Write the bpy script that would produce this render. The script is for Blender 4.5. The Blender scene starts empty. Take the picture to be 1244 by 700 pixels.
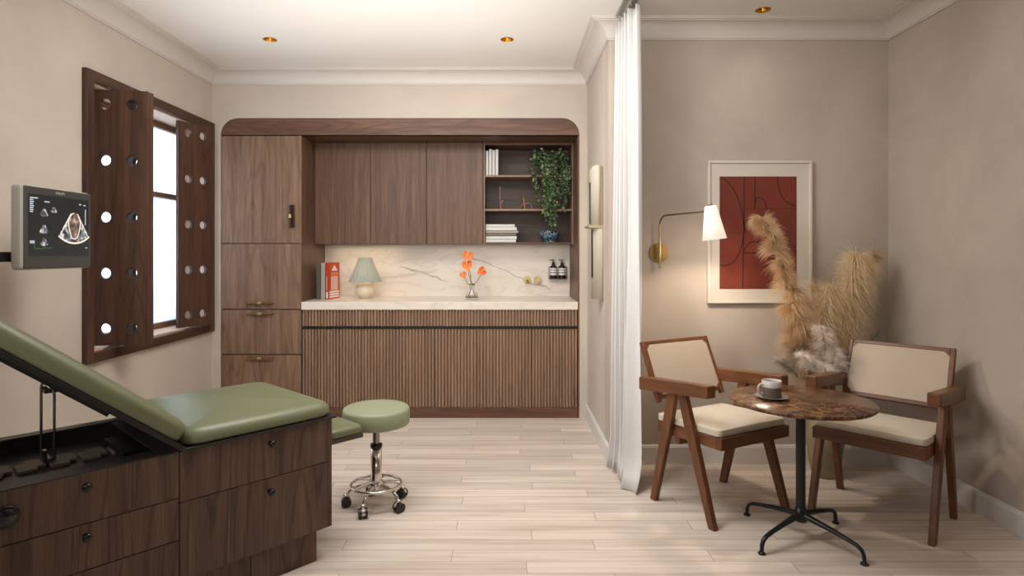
import bpy, bmesh, math, random
from mathutils import Vector, Matrix
R = math.radians
PI = math.pi
random.seed(7)
scene = bpy.context.scene
COL = scene.collection

# ------------------------------------------------------------------ materials
def srgb(r, g, b):
    def f(c):
        c /= 255.0
        return c / 12.92 if c <= 0.04045 else ((c + 0.055) / 1.055) ** 2.4
    return (f(r), f(g), f(b), 1.0)

def newmat(name):
    m = bpy.data.materials.new(name)
    m.use_nodes = True
    nt = m.node_tree
    b = nt.nodes['Principled BSDF']
    return m, nt, b

def N(nt, typ, **kw):
    n = nt.nodes.new(typ)
    for k, v in kw.items():
        setattr(n, k, v)
    return n

def ramp(nt, stops):
    n = nt.nodes.new('ShaderNodeValToRGB')
    cr = n.color_ramp
    while len(cr.elements) < len(stops):
        cr.elements.new(0.5)
    for e, (p, c) in zip(cr.elements, stops):
        e.position = p
        e.color = c
    return n

def flat(name, col, rough=0.5, metal=0.0, var=0.06, scale=12, bump=0.0, spec=0.5, **extra):
    m, nt, b = newmat(name)
    tc = N(nt, 'ShaderNodeTexCoord')
    no = N(nt, 'ShaderNodeTexNoise')
    no.inputs['Scale'].default_value = scale
    no.inputs['Detail'].default_value = 4
    nt.links.new(tc.outputs['Object'], no.inputs['Vector'])
    d = tuple(c * (1 - var) for c in col[:3]) + (1,)
    l = tuple(min(1, c * (1 + var)) for c in col[:3]) + (1,)
    rp = ramp(nt, [(0.3, d), (0.7, l)])
    nt.links.new(no.outputs['Fac'], rp.inputs['Fac'])
    nt.links.new(rp.outputs['Color'], b.inputs['Base Color'])
    b.inputs['Roughness'].default_value = rough
    b.inputs['Metallic'].default_value = metal
    b.inputs['Specular IOR Level'].default_value = spec
    if bump:
        bp = N(nt, 'ShaderNodeBump')
        bp.inputs['Strength'].default_value = bump
        bp.inputs['Distance'].default_value = 0.01
        nt.links.new(no.outputs['Fac'], bp.inputs['Height'])
        nt.links.new(bp.outputs['Normal'], b.inputs['Normal'])
    for k, v in extra.items():
        b.inputs[k].default_value = v
    return m

def wood(name, dark, mid, light, axis='Z', across=26.0, rough=0.45, rings=0.32, spec=0.35):
    """stretched noise grain plus distorted cathedral lines, in object space"""
    m, nt, b = newmat(name)
    tc = N(nt, 'ShaderNodeTexCoord')
    oi = N(nt, 'ShaderNodeObjectInfo')
    mul = N(nt, 'ShaderNodeVectorMath', operation='SCALE')
    comb = N(nt, 'ShaderNodeCombineXYZ')
    for k in range(3):
        nt.links.new(oi.outputs['Random'], comb.inputs[k])
    nt.links.new(comb.outputs[0], mul.inputs[0])
    mul.inputs['Scale'].default_value = 9.0
    add = N(nt, 'ShaderNodeVectorMath', operation='ADD')
    nt.links.new(tc.outputs['Object'], add.inputs[0])
    nt.links.new(mul.outputs[0], add.inputs[1])
    def mapped(s_ac, s_al):
        mp = N(nt, 'ShaderNodeMapping')
        s = [s_ac] * 3
        s['XYZ'.index(axis)] = s_al
        mp.inputs['Scale'].default_value = s
        nt.links.new(add.outputs[0], mp.inputs['Vector'])
        return mp
    mp1 = mapped(across, across * 0.05)
    n1 = N(nt, 'ShaderNodeTexNoise')
    n1.inputs['Scale'].default_value = 1.0
    n1.inputs['Detail'].default_value = 5
    n1.inputs['Roughness'].default_value = 0.65
    nt.links.new(mp1.outputs[0], n1.inputs['Vector'])
    mp2 = mapped(across * 7, across * 0.25)
    n2 = N(nt, 'ShaderNodeTexNoise')
    n2.inputs['Scale'].default_value = 1.0
    n2.inputs['Detail'].default_value = 3
    nt.links.new(mp2.outputs[0], n2.inputs['Vector'])
    mp3 = mapped(5.0, 0.55)
    n3 = N(nt, 'ShaderNodeTexNoise')
    n3.inputs['Scale'].default_value = 1.0
    n3.inputs['Detail'].default_value = 1
    nt.links.new(mp3.outputs[0], n3.inputs['Vector'])
    mm = N(nt, 'ShaderNodeMath', operation='MULTIPLY')
    mm.inputs[1].default_value = 26.0
    nt.links.new(n3.outputs['Fac'], mm.inputs[0])
    ma = N(nt, 'ShaderNodeMath', operation='ADD')
    nt.links.new(mm.outputs[0], ma.inputs[0])
    nt.links.new(n2.outputs['Fac'], ma.inputs[1])
    sn = N(nt, 'ShaderNodeMath', operation='SINE')
    m2 = N(nt, 'ShaderNodeMath', operation='MULTIPLY')
    m2.inputs[1].default_value = 3.1
    nt.links.new(ma.outputs[0], m2.inputs[0])
    nt.links.new(m2.outputs[0], sn.inputs[0])
    rr = ramp(nt, [(0.0, (0, 0, 0, 1)), (0.55, (0, 0, 0, 1)), (1.0, (1, 1, 1, 1))])
    nt.links.new(sn.outputs[0], rr.inputs['Fac'])
    rp = ramp(nt, [(0.30, dark), (0.5, mid), (0.72, light)])
    mx = N(nt, 'ShaderNodeMath', operation='MULTIPLY_ADD')
    mx.inputs[1].default_value = 0.35
    nt.links.new(n2.outputs['Fac'], mx.inputs[0])
    ms = N(nt, 'ShaderNodeMath', operation='MULTIPLY')
    ms.inputs[1].default_value = 0.65
    nt.links.new(n1.outputs['Fac'], ms.inputs[0])
    nt.links.new(ms.outputs[0], mx.inputs[2])
    nt.links.new(mx.outputs[0], rp.inputs['Fac'])
    mix = N(nt, 'ShaderNodeMixRGB', blend_type='MIX')
    nt.links.new(rp.outputs['Color'], mix.inputs['Color1'])
    mix.inputs['Color2'].default_value = tuple(c * 0.62 for c in dark[:3]) + (1,)
    rs = N(nt, 'ShaderNodeMath', operation='MULTIPLY')
    rs.inputs[1].default_value = rings
    nt.links.new(rr.outputs['Color'], rs.inputs[0])
    nt.links.new(rs.outputs[0], mix.inputs['Fac'])
    nt.links.new(mix.outputs['Color'], b.inputs['Base Color'])
    b.inputs['Roughness'].default_value = rough
    b.inputs['Specular IOR Level'].default_value = spec
    bp = N(nt, 'ShaderNodeBump')
    bp.inputs['Strength'].default_value = 0.12
    bp.inputs['Distance'].default_value = 0.003
    nt.links.new(mx.outputs[0], bp.inputs['Height'])
    nt.links.new(bp.outputs['Normal'], b.inputs['Normal'])
    return m

def plaster(name, c, var=0.10):
    m, nt, b = newmat(name)
    tc = N(nt, 'ShaderNodeTexCoord')
    n1 = N(nt, 'ShaderNodeTexNoise')
    n1.inputs['Scale'].default_value = 1.7
    n1.inputs['Detail'].default_value = 7
    n1.inputs['Roughness'].default_value = 0.6
    n1.inputs['Distortion'].default_value = 0.5
    nt.links.new(tc.outputs['Object'], n1.inputs['Vector'])
    d = tuple(x * (1 - var) for x in c[:3]) + (1,)
    l = tuple(min(1, x * (1 + var)) for x in c[:3]) + (1,)
    rp = ramp(nt, [(0.35, d), (0.65, l)])
    nt.links.new(n1.outputs['Fac'], rp.inputs['Fac'])
    nt.links.new(rp.outputs['Color'], b.inputs['Base Color'])
    b.inputs['Roughness'].default_value = 0.85
    b.inputs['Specular IOR Level'].default_value = 0.2
    n2 = N(nt, 'ShaderNodeTexNoise')
    n2.inputs['Scale'].default_value = 30
    n2.inputs['Detail'].default_value = 5
    nt.links.new(tc.outputs['Object'], n2.inputs['Vector'])
    bp = N(nt, 'ShaderNodeBump')
    bp.inputs['Strength'].default_value = 0.08
    bp.inputs['Distance'].default_value = 0.004
    nt.links.new(n2.outputs['Fac'], bp.inputs['Height'])
    nt.links.new(bp.outputs['Normal'], b.inputs['Normal'])
    return m

def marble_light(name, explicit=False):
    m, nt, b = newmat(name)
    tc = N(nt, 'ShaderNodeTexCoord')
    n1 = N(nt, 'ShaderNodeTexNoise')
    n1.inputs['Scale'].default_value = 2.2
    n1.inputs['Detail'].default_value = 6
    n1.inputs['Distortion'].default_value = 1.2
    mp = N(nt, 'ShaderNodeMapping')
    mp.inputs['Scale'].default_value = (0.8, 1.4, 2.2)
    mp.inputs['Rotation'].default_value = (0, R(-18), 0)
    nt.links.new(tc.outputs['Object'], mp.inputs['Vector'])
    nt.links.new(mp.outputs[0], n1.inputs['Vector'])
    s = N(nt, 'ShaderNodeMath', operation='SUBTRACT')
    s.inputs[1].default_value = 0.5
    nt.links.new(n1.outputs['Fac'], s.inputs[0])
    a = N(nt, 'ShaderNodeMath', operation='ABSOLUTE')
    nt.links.new(s.outputs[0], a.inputs[0])
    base = srgb(226, 215, 202)
    vein = srgb(211, 199, 187)
    rp = ramp(nt, [(0.0, vein), (0.012, srgb(220, 209, 196)), (0.04, base), (0.5, srgb(232, 222, 210))])
    nt.links.new(a.outputs[0], rp.inputs['Fac'])
    out = rp.outputs['Color']
    if explicit:
        # one long grey vein running down to the right: |z - (z0 + k (x-x0)) + warp|
        sep = N(nt, 'ShaderNodeSeparateXYZ')
        nt.links.new(tc.outputs['Object'], sep.inputs[0])
        n2 = N(nt, 'ShaderNodeTexNoise')
        n2.inputs['Scale'].default_value = 6
        n2.inputs['Detail'].default_value = 4
        nt.links.new(tc.outputs['Object'], n2.inputs['Vector'])
        def line(k, c0, wid, xlo, xhi, col, prev):
            t = N(nt, 'ShaderNodeMath', operation='MULTIPLY_ADD')
            t.inputs[1].default_value = k
            t.inputs[2].default_value = c0
            nt.links.new(sep.outputs['X'], t.inputs[0])
            u = N(nt, 'ShaderNodeMath', operation='SUBTRACT')
            nt.links.new(sep.outputs['Z'], u.inputs[0])
            nt.links.new(t.outputs[0], u.inputs[1])
            w = N(nt, 'ShaderNodeMath', operation='MULTIPLY_ADD')
            w.inputs[1].default_value = 0.13
            w.inputs[2].default_value = -0.065
            nt.links.new(n2.outputs['Fac'], w.inputs[0])
            v = N(nt, 'ShaderNodeMath', operation='ADD')
            nt.links.new(u.outputs[0], v.inputs[0])
            nt.links.new(w.outputs[0], v.inputs[1])
            ab = N(nt, 'ShaderNodeMath', operation='ABSOLUTE')
            nt.links.new(v.outputs[0], ab.inputs[0])
            mr = N(nt, 'ShaderNodeMapRange')
            mr.inputs['From Min'].default_value = 0.0
            mr.inputs['From Max'].default_value = wid
            mr.inputs['To Min'].default_value = 1.0
            mr.inputs['To Max'].default_value = 0.0
            nt.links.new(ab.outputs[0], mr.inputs['Value'])
            g1 = N(nt, 'ShaderNodeMapRange')
            g1.inputs['From Min'].default_value = xlo
            g1.inputs['From Max'].default_value = xlo + 0.1
            nt.links.new(sep.outputs['X'], g1.inputs['Value'])
            g2 = N(nt, 'ShaderNodeMapRange')
            g2.inputs['From Min'].default_value = xhi
            g2.inputs['From Max'].default_value = xhi - 0.1
            nt.links.new(sep.outputs['X'], g2.inputs['Value'])
            p1 = N(nt, 'ShaderNodeMath', operation='MULTIPLY')
            nt.links.new(g1.outputs[0], p1.inputs[0])
            nt.links.new(g2.outputs[0], p1.inputs[1])
            p2 = N(nt, 'ShaderNodeMath', operation='MULTIPLY')
            nt.links.new(p1.outputs[0], p2.inputs[0])
            nt.links.new(mr.outputs[0], p2.inputs[1])
            mx = N(nt, 'ShaderNodeMixRGB')
            nt.links.new(p2.outputs[0], mx.inputs['Fac'])
            nt.links.new(prev, mx.inputs['Color1'])
            mx.inputs['Color2'].default_value = col
            return mx.outputs['Color']
        out = line(-0.42, 1.13, 0.009, -0.42, 0.42, srgb(168, 152, 138), out)
        out = line(-0.32, 0.88, 0.011, -0.98, -0.5, srgb(160, 146, 134), out)
        out = line(0.10, 1.20, 0.02, -1.3, -0.6, srgb(205, 190, 176), out)
    nt.links.new(out, b.inputs['Base Color'])
    b.inputs['Roughness'].default_value = 0.3
    return m

def emperador(name):
    m, nt, b = newmat(name)
    tc = N(nt, 'ShaderNodeTexCoord')
    n0 = N(nt, 'ShaderNodeTexNoise')
    n0.inputs['Scale'].default_value = 7
    n0.inputs['Detail'].default_value = 5
    nt.links.new(tc.outputs['Object'], n0.inputs['Vector'])
    vm = N(nt, 'ShaderNodeVectorMath', operation='MULTIPLY_ADD')
    vm.inputs[1].default_value = (0.16, 0.16, 0.16)
    nt.links.new(n0.outputs['Color'], vm.inputs[0])
    nt.links.new(tc.outputs['Object'], vm.inputs[2])
    n1 = N(nt, 'ShaderNodeTexNoise')
    n1.inputs['Scale'].default_value = 13
    n1.inputs['Detail'].default_value = 8
    n1.inputs['Roughness'].default_value = 0.7
    nt.links.new(vm.outputs[0], n1.inputs['Vector'])
    rp = ramp(nt, [(0.33, srgb(40, 24, 15)), (0.47, srgb(82, 52, 33)), (0.6, srgb(122, 86, 58)), (0.75, srgb(165, 130, 96))])
    nt.links.new(n1.outputs['Fac'], rp.inputs['Fac'])
    vo = N(nt, 'ShaderNodeTexVoronoi', feature='DISTANCE_TO_EDGE')
    vo.inputs['Scale'].default_value = 17
    nt.links.new(vm.outputs[0], vo.inputs['Vector'])
    rv = ramp(nt, [(0.0, (1, 1, 1, 1)), (0.035, (0.25, 0.25, 0.25, 1)), (0.07, (0, 0, 0, 1))])
    nt.links.new(vo.outputs['Distance'], rv.inputs['Fac'])
    mu = N(nt, 'ShaderNodeMath', operation='MULTIPLY')
    nt.links.new(rv.outputs['Color'], mu.inputs[0])
    nt.links.new(n0.outputs['Fac'], mu.inputs[1])
    mx = N(nt, 'ShaderNodeMixRGB')
    nt.links.new(mu.outputs[0], mx.inputs['Fac'])
    nt.links.new(rp.outputs['Color'], mx.inputs['Color1'])
    mx.inputs['Color2'].default_value = srgb(170, 140, 106)
    nt.links.new(mx.outputs['Color'], b.inputs['Base Color'])
    b.inputs['Roughness'].default_value = 0.25
    b.inputs['Specular IOR Level'].default_value = 0.3
    return m

def emis(name, col, strength, base=(0.02, 0.02, 0.02, 1), noise=None):
    m, nt, b = newmat(name)
    b.inputs['Base Color'].default_value = base
    b.inputs['Emission Strength'].default_value = strength
    b.inputs['Emission Color'].default_value = col
    b.inputs['Roughness'].default_value = 0.3
    if noise:
        tc = N(nt, 'ShaderNodeTexCoord')
        n1 = N(nt, 'ShaderNodeTexNoise')
        n1.inputs['Scale'].default_value = noise[0]
        n1.inputs['Detail'].default_value = 8
        nt.links.new(tc.outputs['Object'], n1.inputs['Vector'])
        rp = ramp(nt, noise[1])
        nt.links.new(n1.outputs['Fac'], rp.inputs['Fac'])
        nt.links.new(rp.outputs['Color'], b.inputs['Emission Color'])
    return m

M = {}
WD = dict(dark=srgb(96, 71, 56), mid=srgb(128, 99, 80), light=srgb(155, 125, 103))
M['walnut'] = wood('walnut_vertical', WD['dark'], WD['mid'], WD['light'], 'Z')
M['walnut_x'] = wood('walnut_horizontal', srgb(74, 50, 38), srgb(102, 72, 55), srgb(128, 94, 73), 'X', rings=0.35)
M['walnut_slat'] = wood('walnut_slat', srgb(116, 90, 73), srgb(145, 116, 95), srgb(170, 141, 118), 'Z', rings=0.1)
M['shelf_edge'] = wood('walnut_shelf', srgb(124, 96, 76), srgb(152, 122, 99), srgb(172, 142, 116), 'X', rings=0.2)
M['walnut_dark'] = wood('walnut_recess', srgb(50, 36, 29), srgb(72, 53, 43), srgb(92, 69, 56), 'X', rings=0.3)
M['walnut_mid'] = wood('walnut_upper', srgb(78, 55, 41), srgb(104, 76, 58), srgb(130, 99, 77), 'Z', rings=0.2)
M['shutter'] = wood('shutter_walnut', srgb(58, 38, 29), srgb(78, 53, 41), srgb(98, 70, 54), 'Z', across=16, rings=0.35, rough=0.42)
M['shutter_y'] = wood('shutter_walnut_rail', srgb(54, 36, 28), srgb(74, 50, 38), srgb(94, 66, 50), 'Y', across=16, rings=0.3)
M['table_wood'] = wood('couch_walnut', srgb(68, 50, 41), srgb(94, 72, 59), srgb(118, 93, 78), 'Z', across=24, rings=0.55)
M['chair_wood'] = wood('chair_teak', srgb(78, 46, 27), srgb(106, 66, 40), srgb(130, 86, 55), 'Z', across=30, rings=0.25, rough=0.38)
M['chair_wood_y'] = wood('chair_teak_rail', srgb(78, 46, 27), srgb(106, 66, 40), srgb(130, 86, 55), 'Y', across=30, rings=0.25, rough=0.38)
M['chair_wood_x'] = wood('chair_teak_cross', srgb(72, 42, 25), srgb(98, 60, 37), srgb(120, 78, 50), 'X', across=30, rings=0.25, rough=0.38)
M['plaster'] = plaster('wall_plaster', srgb(196, 184, 172), 0.07)
M['plaster_dark'] = plaster('alcove_plaster', srgb(185, 173, 161), 0.09)
M['ceil'] = plaster('ceiling_paint', srgb(230, 225, 219), 0.01)
M['trimp'] = flat('trim_paint', srgb(206, 198, 191), 0.5, var=0.01)
M['basep'] = flat('baseboard_paint', srgb(214, 209, 206), 0.45, var=0.01)
M['curtain'] = flat('curtain_linen', srgb(212, 209, 206), 0.9, var=0.02, scale=60, bump=0.05)
M['green'] = flat('green_vinyl', srgb(108, 112, 84), 0.38, var=0.03, scale=5, spec=0.45)
M['green_l'] = flat('green_vinyl_light', srgb(142, 149, 120), 0.45, var=0.02, scale=5)
M['black'] = flat('black_coating', srgb(24, 22, 22), 0.4, var=0.1)
M['blackgloss'] = flat('black_gloss', srgb(18, 17, 17), 0.18, var=0.1)
M['tray'] = flat('tray_steel', srgb(52, 48, 46), 0.35, 0.2, var=0.15, scale=4)
M['tray_l'] = flat('rack_steel', srgb(120, 110, 100), 0.5, 0.2, var=0.1, scale=8)
M['dark_carcass'] = flat('carcass_dark', srgb(34, 24, 19), 0.7)  # one even dark brown for carcasses behind doors and drawers
M['chrome'] = flat('chrome', srgb(225, 220, 214), 0.17, 1.0, var=0.02)
M['steel'] = flat('rod_steel', srgb(150, 142, 134), 0.3, 1.0, var=0.05)
M['brass'] = flat('brass', srgb(178, 150, 104), 0.35, 1.0, var=0.08)
M['brass_pale'] = flat('brass_pale', srgb(190, 172, 128), 0.35, 0.85, var=0.08)
M['brass_dark'] = flat('brass_antique', srgb(140, 112, 70), 0.42, 0.9, var=0.08)
M['gold'] = flat('downlight_gold', srgb(205, 145, 40), 0.22, 1.0, var=0.05)
M['copper'] = flat('copper', srgb(150, 106, 86), 0.3, 1.0, var=0.08)
M['marble'] = marble_light('worktop_marble')
M['marble_v'] = marble_light('backsplash_marble', True)
M['emperador'] = emperador('brown_marble')
M['cane'] = flat('cane_panel', srgb(178, 163, 146), 0.75, var=0.04, scale=3)
M['cream_cushion'] = flat('cream_fabric', srgb(198, 188, 172), 0.85, var=0.03, scale=90, bump=0.04)
M['piping'] = flat('cream_piping', srgb(222, 210, 188), 0.8)
M['tablesteel'] = flat('table_base_black', srgb(30, 34, 34), 0.35, 0.3, var=0.08)
M['white'] = flat('white_enamel', srgb(238, 236, 232), 0.4, var=0.01)
M['paper'] = flat('paper_white', srgb(222, 219, 216), 0.7, var=0.03, scale=40)
M['paper_grey'] = flat('paper_grey', srgb(168, 162, 156), 0.7, var=0.04)
M['paper_taupe'] = flat('paper_taupe', srgb(124, 110, 98), 0.7, var=0.04)
M['paper_dark'] = flat('book_charcoal', srgb(86, 82, 76), 0.6, var=0.05)
M['red'] = flat('book_red', srgb(190, 62, 30), 0.55, var=0.04)
M['redl'] = flat('book_pink', srgb(226, 196, 186), 0.6, var=0.04)
M['frame_w'] = flat('picture_frame_white', srgb(214, 206, 194), 0.5, var=0.01)
M['mat_w'] = flat('picture_mount', srgb(208, 199, 186), 0.8, var=0.01)
M['artline'] = flat('art_dark_line', srgb(62, 20, 14), 0.8)
M['grey_case'] = flat('monitor_case', srgb(172, 169, 158), 0.45, var=0.02)
M['bezel'] = flat('monitor_bezel', srgb(62, 60, 58), 0.4, var=0.03)
M['screen'] = emis('screen_dark', srgb(30, 33, 33), 0.8, (0.01, 0.01, 0.011, 1))
M['scr_text'] = emis('screen_text', srgb(215, 220, 225), 0.9)
M['scr_green'] = emis('screen_trace', srgb(70, 150, 90), 0.8)
M['scan'] = emis('screen_scan', (1, 1, 1, 1), 1.0, noise=(46, [(0.36, srgb(24, 24, 28)), (0.5, srgb(96, 104, 116)), (0.6, srgb(208, 200, 190)), (0.75, srgb(255, 250, 240))]))
M['scan_core'] = emis('screen_scan_core', (1, 1, 1, 1), 1.0, noise=(38, [(0.35, srgb(30, 22, 20)), (0.52, srgb(120, 96, 84)), (0.68, srgb(206, 180, 160))]))
M['scan_edge'] = emis('screen_scan_edge', srgb(255, 238, 220), 1.0)
M['mug_dark'] = flat('mug_taupe', srgb(116, 100, 90), 0.45, var=0.05)
M['mug_light'] = flat('mug_glaze', srgb(196, 190, 186), 0.3, var=0.03)
M['saucer'] = flat('saucer_grey', srgb(140, 132, 126), 0.35, var=0.05)
M['coffee'] = flat('coffee', srgb(40, 24, 16), 0.2)
M['navy'] = flat('bowl_navy', srgb(36, 52, 66), 0.4, var=0.1)
M['orange'] = flat('anthurium_orange', srgb(232, 118, 40), 0.4, var=0.1, scale=30)
M['spadix'] = flat('anthurium_spadix', srgb(240, 200, 150), 0.5)
M['stemg'] = flat('stem_green', srgb(86, 84, 52), 0.6)
M['amber'] = flat('amber_bottle', srgb(44, 22, 12), 0.12, var=0.1, spec=0.7)
M['leaf'] = flat('ivy_leaf', srgb(52, 76, 38), 0.5, var=0.55, scale=34)
M['leaf2'] = flat('ivy_leaf_pale', srgb(128, 150, 100), 0.5, var=0.25, scale=34)
M['rubber'] = flat('caster_black', srgb(34, 34, 34), 0.45)
M['sconce_cream'] = flat('sconce_cream', srgb(190, 180, 162), 0.5, var=0.02)
M['bulb'] = emis('bulb_warm', srgb(255, 214, 160), 30.0)
M['bulb_soft'] = emis('bulb_downlight', srgb(255, 220, 140), 3.0)

# mottled vase
M['vase'] = flat('vase_ceramic', srgb(150, 138, 116), 0.5, var=0.22, scale=9)

# red art print
m, nt, b = newmat('art_red')
tc = N(nt, 'ShaderNodeTexCoord'); n1 = N(nt, 'ShaderNodeTexNoise')
n1.inputs['Scale'].default_value = 3; n1.inputs['Detail'].default_value = 5
nt.links.new(tc.outputs['Object'], n1.inputs['Vector'])
rp = ramp(nt, [(0.35, srgb(98, 37, 24)), (0.55, srgb(114, 45, 28)), (0.7, srgb(130, 55, 34))])
nt.links.new(n1.outputs['Fac'], rp.inputs['Fac']); nt.links.new(rp.outputs['Color'], b.inputs['Base Color'])
b.inputs['Roughness'].default_value = 0.75
M['art'] = m

# lamp shade cloth (lets light through)
def shade_mat(name, col, trans=0.5, emi=0.0, emic=(1, 0.8, 0.55, 1)):
    m, nt, b = newmat(name)
    out = nt.nodes['Material Output']
    tc = N(nt, 'ShaderNodeTexCoord'); n1 = N(nt, 'ShaderNodeTexNoise')
    n1.inputs['Scale'].default_value = 15
    nt.links.new(tc.outputs['Object'], n1.inputs['Vector'])
    rp = ramp(nt, [(0.3, tuple(c * .94 for c in col[:3]) + (1,)), (0.7, col)])
    nt.links.new(n1.outputs['Fac'], rp.inputs['Fac'])
    nt.links.new(rp.outputs['Color'], b.inputs['Base Color'])
    b.inputs['Roughness'].default_value = 0.8
    if emi:
        b.inputs['Emission Color'].default_value = emic
        b.inputs['Emission Strength'].default_value = emi
    tr = N(nt, 'ShaderNodeBsdfTranslucent')
    nt.links.new(rp.outputs['Color'], tr.inputs['Color'])
    mx = N(nt, 'ShaderNodeMixShader')
    mx.inputs['Fac'].default_value = trans
    nt.links.new(b.outputs[0], mx.inputs[1]); nt.links.new(tr.outputs[0], mx.inputs[2])
    nt.links.new(mx.outputs[0], out.inputs['Surface'])
    return m
M['lampshade'] = shade_mat('lampshade_pleated', srgb(172, 176, 168), 0.2)
M['tuft'] = shade_mat('pampas_brown', srgb(222, 192, 154), 0.35)
M['pampas'] = shade_mat('pampas_gold', srgb(246, 226, 190), 0.35)
M['whiteflower'] = shade_mat('dried_white', srgb(246, 238, 228), 0.3)
M['greyflower'] = shade_mat('dried_grey', srgb(180, 168, 154), 0.3)
M['sconce_shade'] = shade_mat('sconce_white_glass', srgb(236, 234, 230), 0.25, 0.28, (1, 0.97, 0.93, 1))

# frosted glass: translucent, lit from the daylight outside
m, nt, b = newmat('frosted_glass')
out = nt.nodes['Material Output']
tc = N(nt, 'ShaderNodeTexCoord'); n1 = N(nt, 'ShaderNodeTexNoise'); n1.inputs['Scale'].default_value = 1.5
nt.links.new(tc.outputs['Object'], n1.inputs['Vector'])
rp = ramp(nt, [(0.35, srgb(190, 203, 214)), (0.7, srgb(214, 221, 226))])
nt.links.new(n1.outputs['Fac'], rp.inputs['Fac'])
tr = N(nt, 'ShaderNodeBsdfTranslucent'); nt.links.new(rp.outputs['Color'], tr.inputs['Color'])
b.inputs['Base Color'].default_value = srgb(225, 230, 235); b.inputs['Roughness'].default_value = 0.25
mx = N(nt, 'ShaderNodeMixShader'); mx.inputs['Fac'].default_value = 0.85
nt.links.new(b.outputs[0], mx.inputs[1]); nt.links.new(tr.outputs[0], mx.inputs[2])
nt.links.new(mx.outputs[0], out.inputs['Surface'])
M['frosted'] = m

# clear glass
m, nt, b = newmat('clear_glass')
b.inputs['Transmission Weight'].default_value = 1.0
b.inputs['Roughness'].default_value = 0.02
b.inputs['IOR'].default_value = 1.3
tc = N(nt, 'ShaderNodeTexCoord'); n1 = N(nt, 'ShaderNodeTexNoise')
nt.links.new(tc.outputs['Object'], n1.inputs['Vector'])
rp = ramp(nt, [(0.3, (0.93, 0.95, 0.94, 1)), (0.7, (0.98, 0.99, 0.98, 1))])
nt.links.new(n1.outputs['Fac'], rp.inputs['Fac']); nt.links.new(rp.outputs['Color'], b.inputs['Base Color'])
M['glass'] = m

# floor planks: per-plank tone from a colour attribute, fine grain from noise
m, nt, b = newmat('oak_planks')
at = N(nt, 'ShaderNodeAttribute', attribute_name='tone')
tc = N(nt, 'ShaderNodeTexCoord')
mp = N(nt, 'ShaderNodeMapping'); mp.inputs['Scale'].default_value = (1.1, 22, 1)
off = N(nt, 'ShaderNodeVectorMath', operation='MULTIPLY_ADD'); off.inputs[1].default_value = (30, 30, 30)
nt.links.new(at.outputs['Color'], off.inputs[0]); nt.links.new(tc.outputs['Object'], off.inputs[2])
nt.links.new(off.outputs[0], mp.inputs['Vector'])
n1 = N(nt, 'ShaderNodeTexNoise'); n1.inputs['Scale'].default_value = 1.4; n1.inputs['Detail'].default_value = 6
n1.inputs['Roughness'].default_value = 0.6
nt.links.new(mp.outputs[0], n1.inputs['Vector'])
ra = ramp(nt, [(0.3, srgb(196, 180, 166)), (0.5, srgb(216, 202, 189)), (0.72, srgb(228, 216, 204))])
nt.links.new(n1.outputs['Fac'], ra.inputs['Fac'])
mr = N(nt, 'ShaderNodeMapRange'); mr.inputs['To Min'].default_value = 0.86; mr.inputs['To Max'].default_value = 1.08
nt.links.new(at.outputs['Fac'], mr.inputs['Value'])
vs = N(nt, 'ShaderNodeVectorMath', operation='SCALE')
nt.links.new(ra.outputs['Color'], vs.inputs[0]); nt.links.new(mr.outputs[0], vs.inputs['Scale'])
nt.links.new(vs.outputs[0], b.inputs['Base Color'])
b.inputs['Roughness'].default_value = 0.42
b.inputs['Specular IOR Level'].default_value = 0.35
M['oak'] = m

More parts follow.
